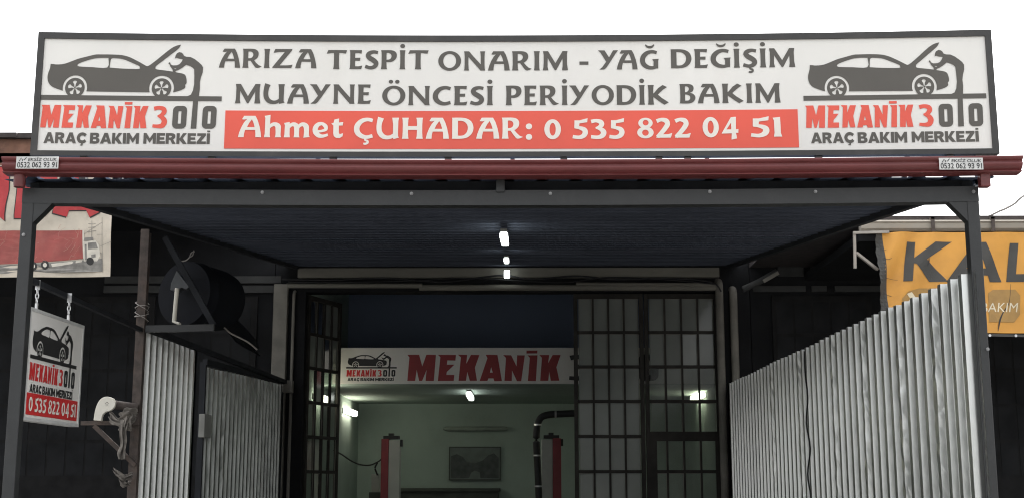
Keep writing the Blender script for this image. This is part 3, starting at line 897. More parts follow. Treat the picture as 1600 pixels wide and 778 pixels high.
flg = lambda d: (lambda x, y: fh(.04 + x * lk, Hd * .585 - (y - 149.6) * .0033, d))
b = MB()
for i, s_ in enumerate(LOGO_DARK): b.flat(s_, flg(.003 + .0004 * (i % 2)))
b.build('car_emblem', 'sign_black', hg)
b = MB()
for s_ in LOGO_SMALL: b.flat(s_, flg(.003))
b.build('lettering', 'sign_black', hg)
b = MB()
for s_ in LOGO_RED: b.flat(s_, flg(.003))
b.build('lettering', 'lamp_red', hg)
for u in (57, 108):
    q = PX(u, 478, XH - .03)
    b = MB()
    zt_ = 2.955
    b.tube([(XH - .03, q.y, hz1), (XH - .03, q.y, hz1 + .05)], .011, 8)
    k0 = hz1 + .05
    for k in range(3):
        ring = [(XH - .03 + (.010 * cos(t) if k % 2 else 0), q.y + (.010 * cos(t) if not k % 2 else 0), k0 + .018 + k * .03 + .02 * sin(t)) for t in [2 * pi * i / 12 for i in range(13)]]
        b.tube(ring, .004, 6)
    b.bar((XH - .03, q.y, k0 + .09), (XH - .03, q.y, zt_ + .02), .03, .008, up=(0, 1, 0))
    b.build('hanger', 'zinc', hg)

# ------------------------------------------------------------------ left brackets, drum, awning
br = thing('triangle_bracket', (xr, YP, 3.0), 'dark triangular steel bracket fixed to the rusty post above the left fence', 'bracket')
a, c, d = P(226, 513, YP), P(333, 511, YP), P(253, 368, YP)
MB().bar((a.x, YP + .04, a.z), (c.x, YP + .04, c.z), .05, .06, up=(0, 0, 1)).build('bottom_bar', 'canopy_paint', br)
MB().bar((c.x - .02, YP + .1, c.z + .03), (d.x, YP + .1, d.z), .05, .045, up=(0, 1, 0)).build('diagonal_bar', 'canopy_side', br)
MB().bar((a.x + .02, YP + .04, a.z), (a.x + .02, YF - .1, a.z + .05), .05, .05).build('side_bar', 'canopy_side', br)
dc = P(294, 462, 11.7)
dr = thing('black_drum', (dc.x, 11.7, dc.z - .3), 'round black drum with a white lever resting on the triangular bracket', 'drum')
b = MB()
ax = Vector((.42, .9, -.02)).normalized()
c0 = Vector((dc.x, 11.55, dc.z))
prf = [(.16, .24), (.15, .25), (.0, .27), (-.005, .285), (.0, .297), (.03, .30), (.1, .30), (.115, .308), (.13, .30), (.45, .29), (.55, .27), (.62, .12)]
b.tube([c0 + ax * t for t, r in prf], [r for t, r in prf], 36, caps=True)
b.build('drum_body', 'drum_black', dr, smooth=True)
b = MB()
hp = [P(u, v, 11.42) for u, v in ((277, 423), (296, 448), (292, 452), (284, 449), (278, 455), (267, 453), (268, 443))]
b.prism([(p_.x, p_.z) for p_ in hp], lambda x, z: (x, 11.40, z), lambda x, z: (x, 11.5, z))
b.build('hub_plate', 'hub_grey', dr)
b = MB()
q0, q1, q2 = P(277, 450, 11.35), P(272, 502, 11.35), P(281, 506, 11.3)
b.tube([q0, q0 + Vector((-.002, 0, -.01)), q1, q2], [.020, .019, .019, .014], 10)
b.build('lever', 'white_plastic', dr, smooth=True)
b = MB()
b.tube(crom([tuple(P(u, v, 11.5)) for u, v in ((282, 408), (290, 407), (296, 402), (299, 395), (304, 393))], 4), .006, 6)
b.tube(crom([tuple(P(u, v, 11.5)) for u, v in ((296, 402), (301, 399), (303, 391))], 4), .005, 6)
tag(b.build('loose_wire', 'cable_grey', smooth=True, origin=P(290, 407, 11.5)), 'short pale loose wire end sticking up above the black drum', 'wire')
b = MB().tube(crom([tuple(P(u, v, 11.9)) for u, v in ((330, 497), (336, 507), (348, 510), (360, 520), (378, 529), (390, 536), (402, 546))], 4), .008, 7)
tag(b.build('trailing_cable', 'cable_grey', smooth=True, origin=P(360, 520, 11.9)), 'grey cable trailing down over the tarpaulin behind the drum bracket', 'cable')
# dark tarpaulin folded over bars behind the drum
b = MB()
tv = []
for i in range(9):
    for j in range(9):
        s_, t_ = i / 8, j / 8
        q = P(318 + 85 * s_, 425 + 118 * s_ + (1 - s_) * 55 * t_ + 14 * t_, 12.3 + 1.6 * s_)
        tv.append((q.x + .03 * sin(9 * s_ + 5 * t_), q.y + .05 * sin(7 * t_ + 3 * s_), q.z))
b.add(tv, [(i * 9 + j, i * 9 + j + 1, (i + 1) * 9 + j + 1, (i + 1) * 9 + j) for i in range(8) for j in range(8)])
o = b.build('tarpaulin', 'drum_black', smooth=True, origin=tv[40])
tag(o, 'dark tarpaulin slung behind the black drum on the left', 'tarpaulin')
o.modifiers.new('thick', 'SOLIDIFY').thickness = .006

YA = 11.0
aw = thing('rolled_awning', P(165, 655, YA), 'rolled awning with a white end cap held on a rusty arm left of the post', 'awning')
b = MB()
cap = crom([(146, 656), (148, 642), (152, 630), (158, 622), (167, 619), (176, 622), (180, 629), (178, 636), (172, 641), (165, 643), (160, 648), (158, 657)], 3)
b.prism(cap, lambda u, v: P(u, v, YA), lambda u, v: P(u, v, YA) + Vector((0, .04, 0)))
b.build('end_cap', 'white_plastic', aw, bevel=.004)
q = P(167, 630, YA)
b = MB()
for ang in range(6):
    t = ang / 6 * 2 * pi
    b.tube([(q.x + .012 * cos(t), YA - .003, q.z + .012 * sin(t)), (q.x + .012 * cos(t), YA + .002, q.z + .012 * sin(t))], .003, 6)
b.build('cap_slots', 'cable_black', aw)
MB().tube([(q.x, YA + .04, q.z), (q.x + .225, YA + .13, q.z - .03)], .038, 16).build('roller_tube', 'rust', aw, smooth=True)
def ribbon(b, pts, wd, folds, amp, across, seed=0, nu=26, nv=14):
    '''a strip of cloth along a path, gathered into lengthwise folds'''
    rr = random.Random(seed)
    ph = [rr.uniform(0, 6.3) for _ in range(6)]
    q = crom([tuple(p) for p in pts], 12)
    vs = []
    ac = Vector(across).normalized()
    for i in range(nu + 1):
        t = i / nu
        k = t * (len(q) - 1)
        a = Vector(q[int(k)]).lerp(Vector(q[min(int(k) + 1, len(q) - 1)]), k - int(k))
        dn = (Vector(q[min(int(k) + 1, len(q) - 1)]) - Vector(q[max(int(k) - 1, 0)])).normalized()
        nn = dn.cross(ac).normalized()
        w_ = wd * (1 + .22 * sin(t * 7 + ph[0]) + .12 * sin(t * 17 + ph[1]))
        for j in range(nv + 1):
            s_ = j / nv - .5
            f = amp * (sin(s_ * folds * 6.28 + ph[2] + 2.2 * t) + .5 * sin(s_ * folds * 11 + ph[3] - 5 * t) + .35 * sin(13 * t + 9 * s_ + ph[4]))
            vs.append(a + ac * (w_ * s_ + .3 * f) + nn * f)
    b.add(vs, [(i * (nv + 1) + j, i * (nv + 1) + j + 1, (i + 1) * (nv + 1) + j + 1, (i + 1) * (nv + 1) + j) for i in range(nu) for j in range(nv)])
def pa(*uvd):
    return [P(u, v, YA + d) for u, v, d in uvd]
b = MB()
ribbon(b, pa((171, 649, .02), (179, 656, .0), (190, 659, -.01), (203, 656, .0), (213, 649, .03)), .075, 2.2, .014, (0, .3, 1), 1)
ribbon(b, pa((188, 650, .0), (195, 645, -.03), (204, 643, -.02), (214, 646, .03)), .06, 2, .015, (0, .4, 1), 2)
ribbon(b, pa((196, 645, .03), (199, 652, -.03), (198, 664, -.02), (196, 672, .02)), .09, 2, .016, (1, .2, .1), 3)
o = b.build('bundled_cloth', 'old_cloth', aw, smooth=True)
o.modifiers.new('thick', 'SOLIDIFY').thickness = .004
b = MB()
ribbon(b, pa((194, 655, -.03), (192, 672, -.02), (193, 690, .0), (190, 706, .02), (191, 717, .02)), .055, 1.6, .012, (1, .25, 0), 4)
o = b.build('hanging_strip', 'old_cloth', aw, smooth=True)
o.modifiers.new('thick', 'SOLIDIFY').thickness = .004
am = thing('awning_arm', P(205, 662, YA), 'rusty support arm with a diagonal brace below the rolled awning', 'bracket')
a, c = P(122, 660, YA), P(212, 659, YA)
MB().bar((a.x, YA + .08, a.z), (c.x, YA + .12, c.z), .04, .035).build('arm', 'rust', am)
a, c = P(143, 664, YA), P(205, 726, YA)
MB().bar((a.x, YA + .07, a.z), (c.x, YA + .12, c.z), .035, .035, up=(0, 1, 0)).build('brace', 'rust', am)
b = MB()
a = P(190, 742, YA)
ribbon(b, pa((178, 734, .0), (186, 741, -.02), (194, 746, .0), (207, 741, .08)), .06, 1.8, .014, (0, .3, 1), 5)
ribbon(b, pa((186, 744, .0), (189, 752, -.02), (196, 757, .0), (203, 753, .06)), .045, 1.5, .012, (0, .4, 1), 6)
o = b.build('crumpled_rag', 'old_cloth', smooth=True, origin=a)
o.modifiers.new('thick', 'SOLIDIFY').thickness = .004
tag(o, 'small crumpled rag tied at the foot of the awning brace', 'rag')

# ------------------------------------------------------------------ workshop building
wb = thing('workshop_building', (0, YF, 0), 'dark workshop front with steel framed glazed doors standing half open under the canopy', 'workshop')
XO0, XO1 = -3.08, 2.78          # door opening
zo = 4.32                       # its top
XW0, XW1 = -9.0, 9.5
b = MB()
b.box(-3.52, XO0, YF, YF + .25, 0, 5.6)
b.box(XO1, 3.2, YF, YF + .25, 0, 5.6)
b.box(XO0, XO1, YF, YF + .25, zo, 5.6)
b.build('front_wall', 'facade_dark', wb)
b = MB()
b.box(-3.3, -3.1, YF + .25, 24.5, 0, 5.6)
b.box(2.96, 3.16, YF + .25, 24.5, 0, 5.6)
b.box(-3.1, 2.96, 24.3, 24.5, 0, 5.6)
b.build('inner_wall', 'inner_wall', wb)
MB().box(-3.52, 3.2, YF - .1, 24.6, 5.6, 5.75).build('roof', 'tile_dark', wb)
# mezzanine with the strip sign on its edge
zm0, zm1 = P(700, 600, 19.5).z, P(700, 545, 19.5).z
MB().box(-3.1, 2.96, 19.5, 24.3, zm0, zm0 + .2).build('mezzanine_floor', 'inner_wall', wb)
MB().box(-3.1, 2.96, 22.6, 24.29, zm0 + .2, 5.6).build('mezzanine_back', 'inner_dark', wb)
# column and pipes either side of the door
for u0, u1, mm in ((426, 448, 'column_grey'),):
    MB().box(P(u0, 500, YF - .12).x, P(u1, 500, YF - .12).x, YF - .12, YF - .002, 0, 4.42).build('column', mm, wb, bevel=.01)
for u, r, v in ((455, .022, 455), (1128, .055, 440), (1150, .055, 452)):
    x = P(u, 600, YF - .07).x
    zt = P(u, v, YF - .07).z
    pts = [(x, YF - .07, 0), (x, YF - .07, zt - .15), (x, YF - .07, zt - .05), (x, YF - .03, zt), (x, YF + .05, zt + .02)]
    MB().tube(pts, r, 12).build('pipe', 'column_grey', wb, smooth=True)
# lintel strip, rail and conduits
b = MB()
xa, xb = P(465, 425, YF - .1).x, P(1124, 425, YF - .1).x
b.box(xa, xb, YF - .1, YF - .002, P(800, 433, YF - .1).z, P(800, 418, YF - .1).z)
b.build('lintel', 'lintel_beige', wb, bevel=.008)
b = MB()
b.tube([(P(448, 446, YF - .08).x, YF - .08, P(448, 446, YF - .08).z), (P(660, 446, YF - .08).x, YF - .08, P(660, 446, YF - .08).z)], .035, 10)
b.tube([(P(655, 448, YF - .06).x, YF - .06, P(655, 449, YF - .06).z), (P(1120, 449, YF - .06).x, YF - .06, P(1120, 449, YF - .06).z)], .045, 10)
b.tube([(P(900, 443, YF - .10).x, YF - .1, P(900, 443, YF - .1).z), (P(1118, 444, YF - .1).x, YF - .1, P(1118, 444, YF - .1).z)], .022, 8)
b.build('conduit', 'lintel_beige', wb, smooth=True)
b = MB()
b.box(P(165, 440, YF).x, P(440, 440, YF).x, YF - .05, YF - .002, P(300, 443, YF).z, P(300, 432, YF).z)
b.box(P(165, 440, YF).x, P(445, 440, YF).x, YF - .07, YF - .002, P(300, 458, YF).z, P(300, 447, YF).z)
b.build('side_lintel', 'trim_dark', wb)
b = MB()
yb_ = YF - .05
for u0, u1, v0, v1 in ((1216, 1256, 431, 414), (1268, 1291, 431, 414), (1304, 1378, 431, 414), (1176, 1258, 455, 446), (1268, 1291, 455, 446), (1304, 1378, 455, 446)):
    b.box(P(u0, 430, yb_).x, P(u1, 430, yb_).x, yb_, YF - .003, P(1300, v0, yb_).z, P(1300, v1, yb_).z)
b.build('side_lintel', 'trim_dark', wb)
MB().tube([P(1160, 452, YF - .15), P(1186, 440, YF - .15), P(1214, 424, YF - .15)], .045, 10).build('brace_pipe', 'trim_dark', wb, smooth=True)
MB().bar(P(1193, 439, YF - .22), P(1216, 426, YF - .22), .05, .05).build('brace_pipe', 'column_grey', wb)
# glazed steel doors
def leaf(x0, x1, hinge, ang, cols, rows, wicket=False, name='door_leaf', clear_from=9):
    """local: x along the leaf, z up; turned about the hinge"""
    Rm = Matrix.Rotation(ang, 3, 'Z')
    hx, hy = hinge
    tf = lambda x, y, z: tuple(Vector((hx, hy, 0)) + Rm @ Vector((x, y, z)))
    b, g, gc = MB(), MB(), MB()
    def bx(m, xa, xb, ya, yb, za, zb):
        t = MB().box(xa, xb, ya, yb, za, zb)
        m.add([tf(*p) for p in t.v], t.f)
    wdt = x1 - x0
    ztop = zo - .02
    zrow = [4.235 - .484 * i for i in range(rows + 1)]
    zlow = zrow[-1]
    s_ = .055
    bx(b, x0, x0 + s_, -.025, .025, .02, ztop)
    bx(b, x1 - s_, x1, -.025, .025, .02, ztop)
    bx(b, x0 + s_, x1 - s_, -.0248, .0248, zrow[0], ztop - .001)
    bx(b, x0 + s_, x1 - s_, -.0248, .0248, .02, .10)
    bx(b, x0 + s_, x1 - s_, -.004, .004, .10, zlow)
    pw = (wdt - 2 * s_) / cols
    for i in range(1, cols):
        bx(b, x0 + s_ + pw * i - .014, x0 + s_ + pw * i + .014, -.018, .018, zlow, zrow[0])
    for i, z in enumerate(zrow[1:]):
        t = .022 if not (wicket and i == 3) else .065
        bx(b, x0 + s_, x1 - s_, -.020, .020, z - t, z + t)
    if wicket:
        bx(b, x0 + s_, x0 + s_ + .09, -.022, .022, .1, zrow[4])
        bx(b, x1 - s_ - .03, x1 - s_, -.022, .022, .1, zrow[4])
    o = b.build(name, 'door_steel', wb)
    for i in range(rows):
        for j in range(cols):
            tw = random.uniform(-.004, .004)
            xa, xb = x0 + s_ + pw * j + .015, x0 + s_ + pw * (j + 1) - .015
            za, zb = zrow[i + 1] + .023, zrow[i] - .003
            vs = [tf(xa, .004 + tw, za), tf(xb, .004 - tw, za), tf(xb, .004 - tw * .5, zb), tf(xa, .004 + tw, zb)]
            (gc if i >= clear_from else g).add(vs, [(0, 1, 2, 3)])
    if g.v: g.build('glass_panes', 'pane_glass', o)
    if gc.v: gc.build('glass_panes', 'pane_clear', o)
    # thin pale putty edge along the panes
    e = MB()
    for i in range(rows):
        for j in range(cols):
            xa, xb = x0 + s_ + pw * j + .014, x0 + s_ + pw * (j + 1) - .014
            za, zb = zrow[i + 1] + .022, zrow[i] - .003
            if random.random() < .75:
                bx(e, xb - .007, xb, -.010, -.002, za, zb)
            if random.random() < .6:
                bx(e, xa + .001, xb - .008, -.010, -.002, zb - .007 - (.02 if i else 0), zb - (.02 if i else 0))
    e.build('putty', 'lintel_beige', o)
    return o
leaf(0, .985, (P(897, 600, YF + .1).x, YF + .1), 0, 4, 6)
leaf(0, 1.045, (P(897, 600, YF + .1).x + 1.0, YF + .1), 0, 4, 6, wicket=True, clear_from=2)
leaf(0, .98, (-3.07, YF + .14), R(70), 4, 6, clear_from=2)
# strip sign inside
YI = 19.47
si = thing('strip_sign', (0, YI, zm0), 'long white indoor strip sign with red lettering and a small car emblem above the bay', 'sign')
xs0, xs1 = P(520, 570, YI).x, 2.9
zs0, zs1 = P(700, 599, YI).z, P(700, 543, YI).z
MB().box(xs0, xs1, YI, YI + .028, zs0, zs1).build('panel', 'sign_white', si)
a, c = P(636, 595, YI), P(876, 553, YI)
us = [x for s_ in MEK_BIG for x, y in s_[0]]
ws = [y for s_ in MEK_BIG for x, y in s_[0]]
ux0, ux1, wy0, wy1 = min(us), max(us), 164.5, max(ws)
fi = lambda x, y: (a.x + (x - ux0) / (ux1 - ux0) * (c.x - a.x), YI - .003, a.z + (wy1 - y) / (wy1 - wy0) * (P(636, 553.5, YI).z - a.z))
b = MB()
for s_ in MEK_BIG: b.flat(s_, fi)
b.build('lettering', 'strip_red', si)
b = MB()
b.flat(LOGO_RED[7], lambda x, y: tuple(Vector(fi(x, y)) + Vector((.02, 0, 0))))
b.build('lettering', 'sign_black', si)
b = MB()
for s_ in LOGO_DARK[2:]: b.flat(s_, fi)
b.prism(Z4([(932, 146), (1005, 146), (1000, 466), (920, 466)]), lambda x, y: fi(x, y), lambda x, y: tuple(Vector(fi(x, y)) + Vector((0, .002, 0))))
b.build('lettering', 'sign_black', si)
a2, c2 = P(541, 572, YI), P(620, 572, YI)
kz = (c2.x - a2.x) / 283
f2 = lambda d: (lambda x, y: (a2.x + x * kz, YI - d, P(541, 573, YI).z - (y - 149.6) * kz * 1.06))
b = MB()
for i, s_ in enumerate(LOGO_DARK): b.flat(s_, f2(.003 + .0004 * (i % 2)))
for s_ in LOGO_SMALL: b.flat(s_, f2(.003))
b.build('car_emblem', 'sign_black', si)
b = MB()
for s_ in LOGO_RED: b.flat(s_, f2(.003))
b.build('lettering', 'lamp_red', si)

# ------------------------------------------------------------------ lamps
def batten(p0, p1, rad, matn, label, group, up=(0, 0, 1)):
    p0, p1 = Vector(p0), Vector(p1)
    t = thing('tube_lamp', (p0 + p1) / 2, label, 'lamp', group)
    upv = Vector(up)
    b = MB()
    b.bar(p0 + upv * rad * 1.25, p1 + upv * rad * 1.25, rad * 1.6, rad * .8, up=up)
    b.build('housing', 'box_grey', t)
    b = MB()
    b.bar(p0, p1, rad * 1.9, rad * 1.7, up=up)
    b.build('diffuser', matn, t, bevel=rad * .35)
    return t
GRP = 'lit tube lamps under the canopy'
def ceil_lamp(u, v0, v1, rad, label):
    def at(v):
        k = 0
        d = ray(u, v)
        # meet the plane just under the roof
        # CAM_Z + t*dz = zr(t*dy) - .1
        t = (2.635 - .10 - CAM_Z) / (d.z - .113 * d.y)
        return Vector((0, 0, CAM_Z)) + d * t
    a, c = at(v0), at(v1)
    c.x = a.x
    return batten(a, c, rad, 'lamp_cold', label, GRP)
ceil_lamp(787, 368, 380, .036, 'nearest and largest of the lit lamps in a row under the canopy')
ceil_lamp(791, 405.5, 408.5, .030, 'small middle lamp in the row of lit lamps under the canopy')
p = P(792, 428, YF - .2)
batten(p + Vector((0, 0, -.055)), p + Vector((0, .0, .055)), .042, 'lamp_cold', 'farthest lit lamp under the canopy, hung before the beige lintel', GRP, up=(0, 1, 0))
# inside: ceiling lamp, left wall lamp, right wall lamp
p = P(734, 614, 21.0)
batten(Vector((p.x, 20.6, zm0 - .07)), Vector((p.x, 21.7, zm0 - .07)), .045, 'lamp_in', 'lit lamp on the bay ceiling below the indoor strip sign', 'lit lamps inside the workshop')
X0 = -3.04
a = PX(540, 645, X0)
batten(Vector((X0, a.y, a.z + .05)), Vector((X0 + .02, a.y + 1.1, a.z + .05)), .05, 'lamp_warm', 'lit lamp on the left inner wall beside the open door leaf', 'lit lamps inside the workshop', up=(-1, 0, 0))
a = PX(494, 618, X0)
batten(Vector((X0, a.y, a.z)), Vector((X0 + .02, a.y + .95, a.z)), .05, 'lamp_warm', 'lit lamp on the left inner wall seen through the panes of the open leaf', 'lit lamps inside the workshop', up=(-1, 0, 0))
X0 = 2.9
a = PX(1098, 616, X0)
batten(Vector((X0, a.y, a.z)), Vector((X0 - .02, a.y + 1.1, a.z)), .05, 'lamp_warm', 'lit lamp on the right inner wall seen through the glazed door', 'lit lamps inside the workshop', up=(1, 0, 0))

# ------------------------------------------------------------------ inside the bay
lf = thing('car_lift', (P(740, 700, 21).x, 21, 0), 'two post car lift with red and grey columns inside the bay', 'car lift')
def lift_col(u0, u1, vtop, sgn):
    Yc = 20.9
    xa, xb = P(u0, 730, Yc).x, P(u1, 730, Yc).x
    zt = P(u0, vtop, Yc).z
    mid = xa + (xb - xa) * (.40 if sgn > 0 else .58)
    b = MB()
    if sgn > 0:
        b.box(xa, mid, Yc, Yc + .3, 0, zt, 0)
        b.box(mid + .002, xb, Yc + .01, Yc + .28, 0, zt - .02, 1)
    else:
        b.box(mid, xb, Yc, Yc + .3, 0, zt, 0)
        b.box(xa, mid - .002, Yc + .01, Yc + .28, 0, zt - .02, 1)
    o = b.build('column', ['lift_red', 'lift_grey'], lf, bevel=.008)
    b = MB()
    xm = (xa + xb) / 2
    b.box(xm - .12, xm + .13, Yc + .02, Yc + .25, zt, zt + .05)
    b.box(xm - .04, xm + .04, Yc + .05, Yc + .2, zt + .05, zt + .09)
    b.box(xb, xb + .035, Yc + .05, Yc + .2, zt - .12, zt - .01)
    b.build('column_cap', 'black_rubber', o)
lift_col(595, 624, 685, 1)
lift_col(846, 877, 684, -1)
MB().box(P(611, 0, 20.9).x - 0, P(861, 0, 20.9).x, 20.95, 21.15, .0, .05).build('base_plate', 'lift_grey', lf)
# exhaust hose with clips
Yd = 20.4
pts = [P(u, v, Yd) for u, v in ((900, 645), (880, 646), (860, 647), (848, 650), (842, 657), (839, 668), (838, 690), (840, 730), (842, 778), (843, 840))]
ed = thing('exhaust_duct', pts[-1], 'black extraction pipe with bright clips rising and bending right in front of the lift', 'pipe')
MB().tube(crom([tuple(q) for q in pts], 4), .055, 14).build('duct_pipe', 'black_rubber', ed, smooth=True)
for u, v in ((868, 646), (840, 663), (839, 711), (841, 759)):
    q = P(u, v, Yd)
    b = MB()
    if u > 860: b.tube([q + Vector((-.015, 0, 0)), q + Vector((.015, 0, 0))], .06, 14)
    else: b.tube([q + Vector((0, 0, -.012)), q + Vector((0, 0, .012))], .06, 14)
    b.build('clip', 'zinc', ed)
# back wall picture, dead tube, bench, small cabinet, cable
Yw = 24.28
a, c = P(703, 748, Yw), P(781, 699, Yw)
pic = thing('wall_picture', (a.x, Yw, a.z), 'dark framed landscape picture on the back wall of the bay', 'picture')
MB().box(a.x, c.x, Yw - .03, Yw, a.z, c.z).build('picture_sheet', 'poster_light', pic)
b = MB()
hill = [(0, 0), (0, .75), (.12, .82), (.25, .72), (.33, .55), (.5, .5), (.66, .6), (.78, .78), (.9, .85), (1, .7), (1, 0), (.62, 0), (.6, .2), (.5, .26), (.42, .18), (.38, 0)]
b.flat(shape([hill]), lambda x, y: (a.x + .02 + x * (c.x - a.x - .04), Yw - .033, a.z + .02 + y * (c.z - a.z - .04)))
b.build('picture_trees', 'poster_dark', pic)
b = MB()
for x0, x1, z0, z1 in ((a.x - .02, c.x + .02, c.z - .0, c.z + .02), (a.x - .02, c.x + .02, a.z - .02, a.z), (a.x - .02, a.x, a.z, c.z), (c.x, c.x + .02, a.z, c.z)):
    b.box(x0, x1, Yw - .04, Yw - .001, z0, z1)
b.build('picture_frame', 'bench_paint', pic)
a, c = P(693, 673, Yw), P(793, 666, Yw)
o = MB().tube([(a.x, Yw - .06, (a.z + c.z) / 2), (a.x + .06, Yw - .06, (a.z + c.z) / 2), (c.x - .06, Yw - .06, (a.z + c.z) / 2), (c.x, Yw - .06, (a.z + c.z) / 2)], [.02, .045, .045, .03], 10).build('wall_rail', 'wall_shade', smooth=True, origin=a)
tag(o, 'thin grey rail fixed level on the back wall above the dark picture', 'rail')
a = P(622, 762, 23.6)
c = P(781, 762, 23.6)
wbn = thing('workbench', ((a.x + c.x) / 2, 23.6, 0), 'dark green workbench along the back wall under the picture', 'workbench')
MB().box(a.x, c.x, 23.6, 24.25, a.z - .06, a.z).build('bench_top', 'bench_paint', wbn, bevel=.006)
MB().box(a.x + .03, c.x - .03, 23.65, 24.2, .0, a.z - .062).build('cabinet', 'bench_paint', wbn)
a, c = P(581, 768, 21.6), P(594, 740, 21.6)
cbx = thing('switch_box', (a.x, 21.6, a.z), 'small pale grey control box beside the left lift column', 'box')
MB().box(a.x, c.x, 21.5, 21.65, a.z, c.z).build('box_body', 'lift_grey', cbx, bevel=.008)
MB().box(a.x - .03, c.x + .02, 21.45, 21.66, a.z - .12, a.z - .003).build('box_shelf', 'bench_paint', cbx)
pts = [P(u, v, Y) for u, v, Y in ((522, 703, 20.0), (535, 710, 20.6), (548, 719, 21), (562, 725, 21.3), (578, 726, 21.4), (592, 720, 21.3), (598, 714, 21.2))]
b = MB().tube(crom([tuple(q) for q in pts], 4), .012, 8)
b.tube(crom([tuple(P(u, v, 21.45)) for u, v in ((590, 722), (586, 730), (588, 737), (590, 742))], 4), .014, 8)
tag(b.build('wall_cable', 'cable_black', origin=pts[3]), 'black cable drooping along the left inner wall to the lift', 'cable')

# ------------------------------------------------------------------ loose cables along the lintel
b = MB()
for seq, r in ((((440, 436), (520, 437), (600, 434), (690, 440), (760, 432), (792, 430), (830, 436), (900, 431), (960, 436), (1040, 434), (1110, 440), (1127, 455)), .012),
               (((450, 440), (560, 440), (650, 438), (720, 434), (792, 437), (880, 441), (950, 433), (1050, 437), (1120, 444)), .009)):
    b.tube(crom([tuple(P(u, v, YF - .135)) for u, v in seq], 5), r, 7)
tag(b.build('lintel_cables', 'cable_black', origin=P(792, 436, YF - .135)), 'loose black cables drooping along the beige lintel over the doors', 'cable')

# ------------------------------------------------------------------ neighbour buildings
def neighbour(name, label, x0, x1, Yc, zroof, doors):
    t = thing(name, ((x0 + x1) / 2, YF, 0), label, 'building')
    MB().box(x0, x1, YF, YF + .25, 0, zroof).build('front_wall', 'facade_dark', t)
    MB().box(x0, x1, Yc, YF + 5, zroof, zroof + .12).build('roof', 'tile_dark', t)
    for dx0, dx1 in doors:
        b, g = MB(), MB()
        b.box(dx0, dx1, YF - .06, YF - .01, 0, 4.25)
        nx = max(3, int((dx1 - dx0) / .26))
        for i in range(nx):
            for j in range(5):
                xa = dx0 + .06 + (dx1 - dx0 - .12) * i / nx
                xb = dx0 + .06 + (dx1 - dx0 - .12) * (i + 1) / nx - .03
                z = 4.18 - .49 * (j + 1)
                g.box(xa, xb, YF - .066, YF - .0605, z + .03, z + .47)
        o = b.build('door', 'door_dark', t)
        g.build('glass_panes', 'window_dark', o)
    return t
mat('door_dark', (.0190, .0188, .0190), .8, spec=.1, var=.2)
mat('window_dark', (.0165, .0172, .0185), .7, var=.3, scale=3, grime=(.023, .023, .023), gamt=.6, spec=.12)
YN = 15.0
nl = neighbour('neighbour_building', 'dark unit left of the workshop with a brown fascia under a tiled roof edge', -16, -3.53, YN, 5.45, ((-4.7, -3.75), (-8.5, -5.2)))
za, zb = P(20, 262, YN).z, P(20, 218, YN).z
MB().box(-16, -3.75, YN, YN + .2, za, zb).build('fascia', 'brown_fascia', nl)
b = MB()
x = -16.0
while x < -3.8:
    b.box(x, x + .21, YN - .05 - random.uniform(0, .03), YN + .5, zb + .003, zb + .035 + random.uniform(0, .03))
    x += .22
q = P(30, 211, YN)
b.box(q.x - .06, q.x + .1, YN, YN + .2, zb + .03, q.z)
b.build('roof_tiles', 'tile_dark', nl)
MB().box(-16, -3.75, YN + .25, YF, 5.2, 5.3).build('soffit', 'facade_dark', nl)
MB().box(-12, -11.8, YN, YN + .2, 0, 5.2).build('pillar', 'facade_dark', nl)
nr = neighbour('neighbour_building', 'dark unit right of the workshop with a beige gutter along its roof edge', 3.21, 20, YN, 4.66, ((3.5, 4.9), (5.2, 8.2), (8.6, 12)))
gza, gzb = P(1450, 361, YN - .1).z, P(1450, 345, YN - .1).z
gx0 = P(1345, 352, YN - .1).x
b = MB()
pr = [(0, gzb - gza), (-.14, gzb - gza), (-.15, gzb - gza - .02), (-.13, gzb - gza - .035), (-.12, .03), (-.09, 0), (0, 0)]
b.prism(pr, lambda y, z: (gx0, YN + y, gza + z), lambda y, z: (20, YN + y, gza + z))
gr_ = b.build('gutter', 'beige_gutter', nr)
for u in (1458, 1552, 1640):
    x = P(u, 350, YN - .16).x
    b = MB()
    b.box(x - .02, x + .02, YN - .162, YN - .151, gza - .02, gzb + .03)
    b.box(x - .02, x + .02, YN - .162, YN + .05, gzb + .005, gzb + .03)
    b.build('gutter_bracket', 'rust', gr_)
b = MB()
x = gx0 + .1
while x < 20:
    if random.random() < .4:
        b.box(x, x + random.uniform(.15, .3), YN - .08, YN + .5, gzb + .004, gzb + .03 + random.uniform(0, .05))
    x += .33
b.build('roof_tiles', 'tile_dark', nr)
MB().box(gx0, 20, YN + .01, YF, gza - .1, gza).build('soffit', 'facade_dark', nr)
MB().box(12, 12.2, YN + .02, YN + .22, 0, gza - .1).build('pillar', 'facade_dark', nr)
# pale bracket that carries the right-hand roof edge
bk = thing('eaves_bracket', P(1336, 362, YN - .2), 'pale angled bracket at the left end of the right neighbour roof', 'bracket')
a, c = P(1335, 364, YN - .2), P(1336, 419, YN - .2)
MB().bar(a, c, .03, .03, up=(0, 1, 0)).build('upright', 'bracket_paint', bk)
MB().bar(P(1338, 395, YN - .19), P(1371, 421, YN - .1), .03, .05, up=(0, 1, 0)).build('brace', 'bracket_paint', bk)
MB().bar(P(1333, 364, YN - .22), P(1389, 362.5, YN - .22), .03, .03).build('top_bar', 'bracket_paint', bk)

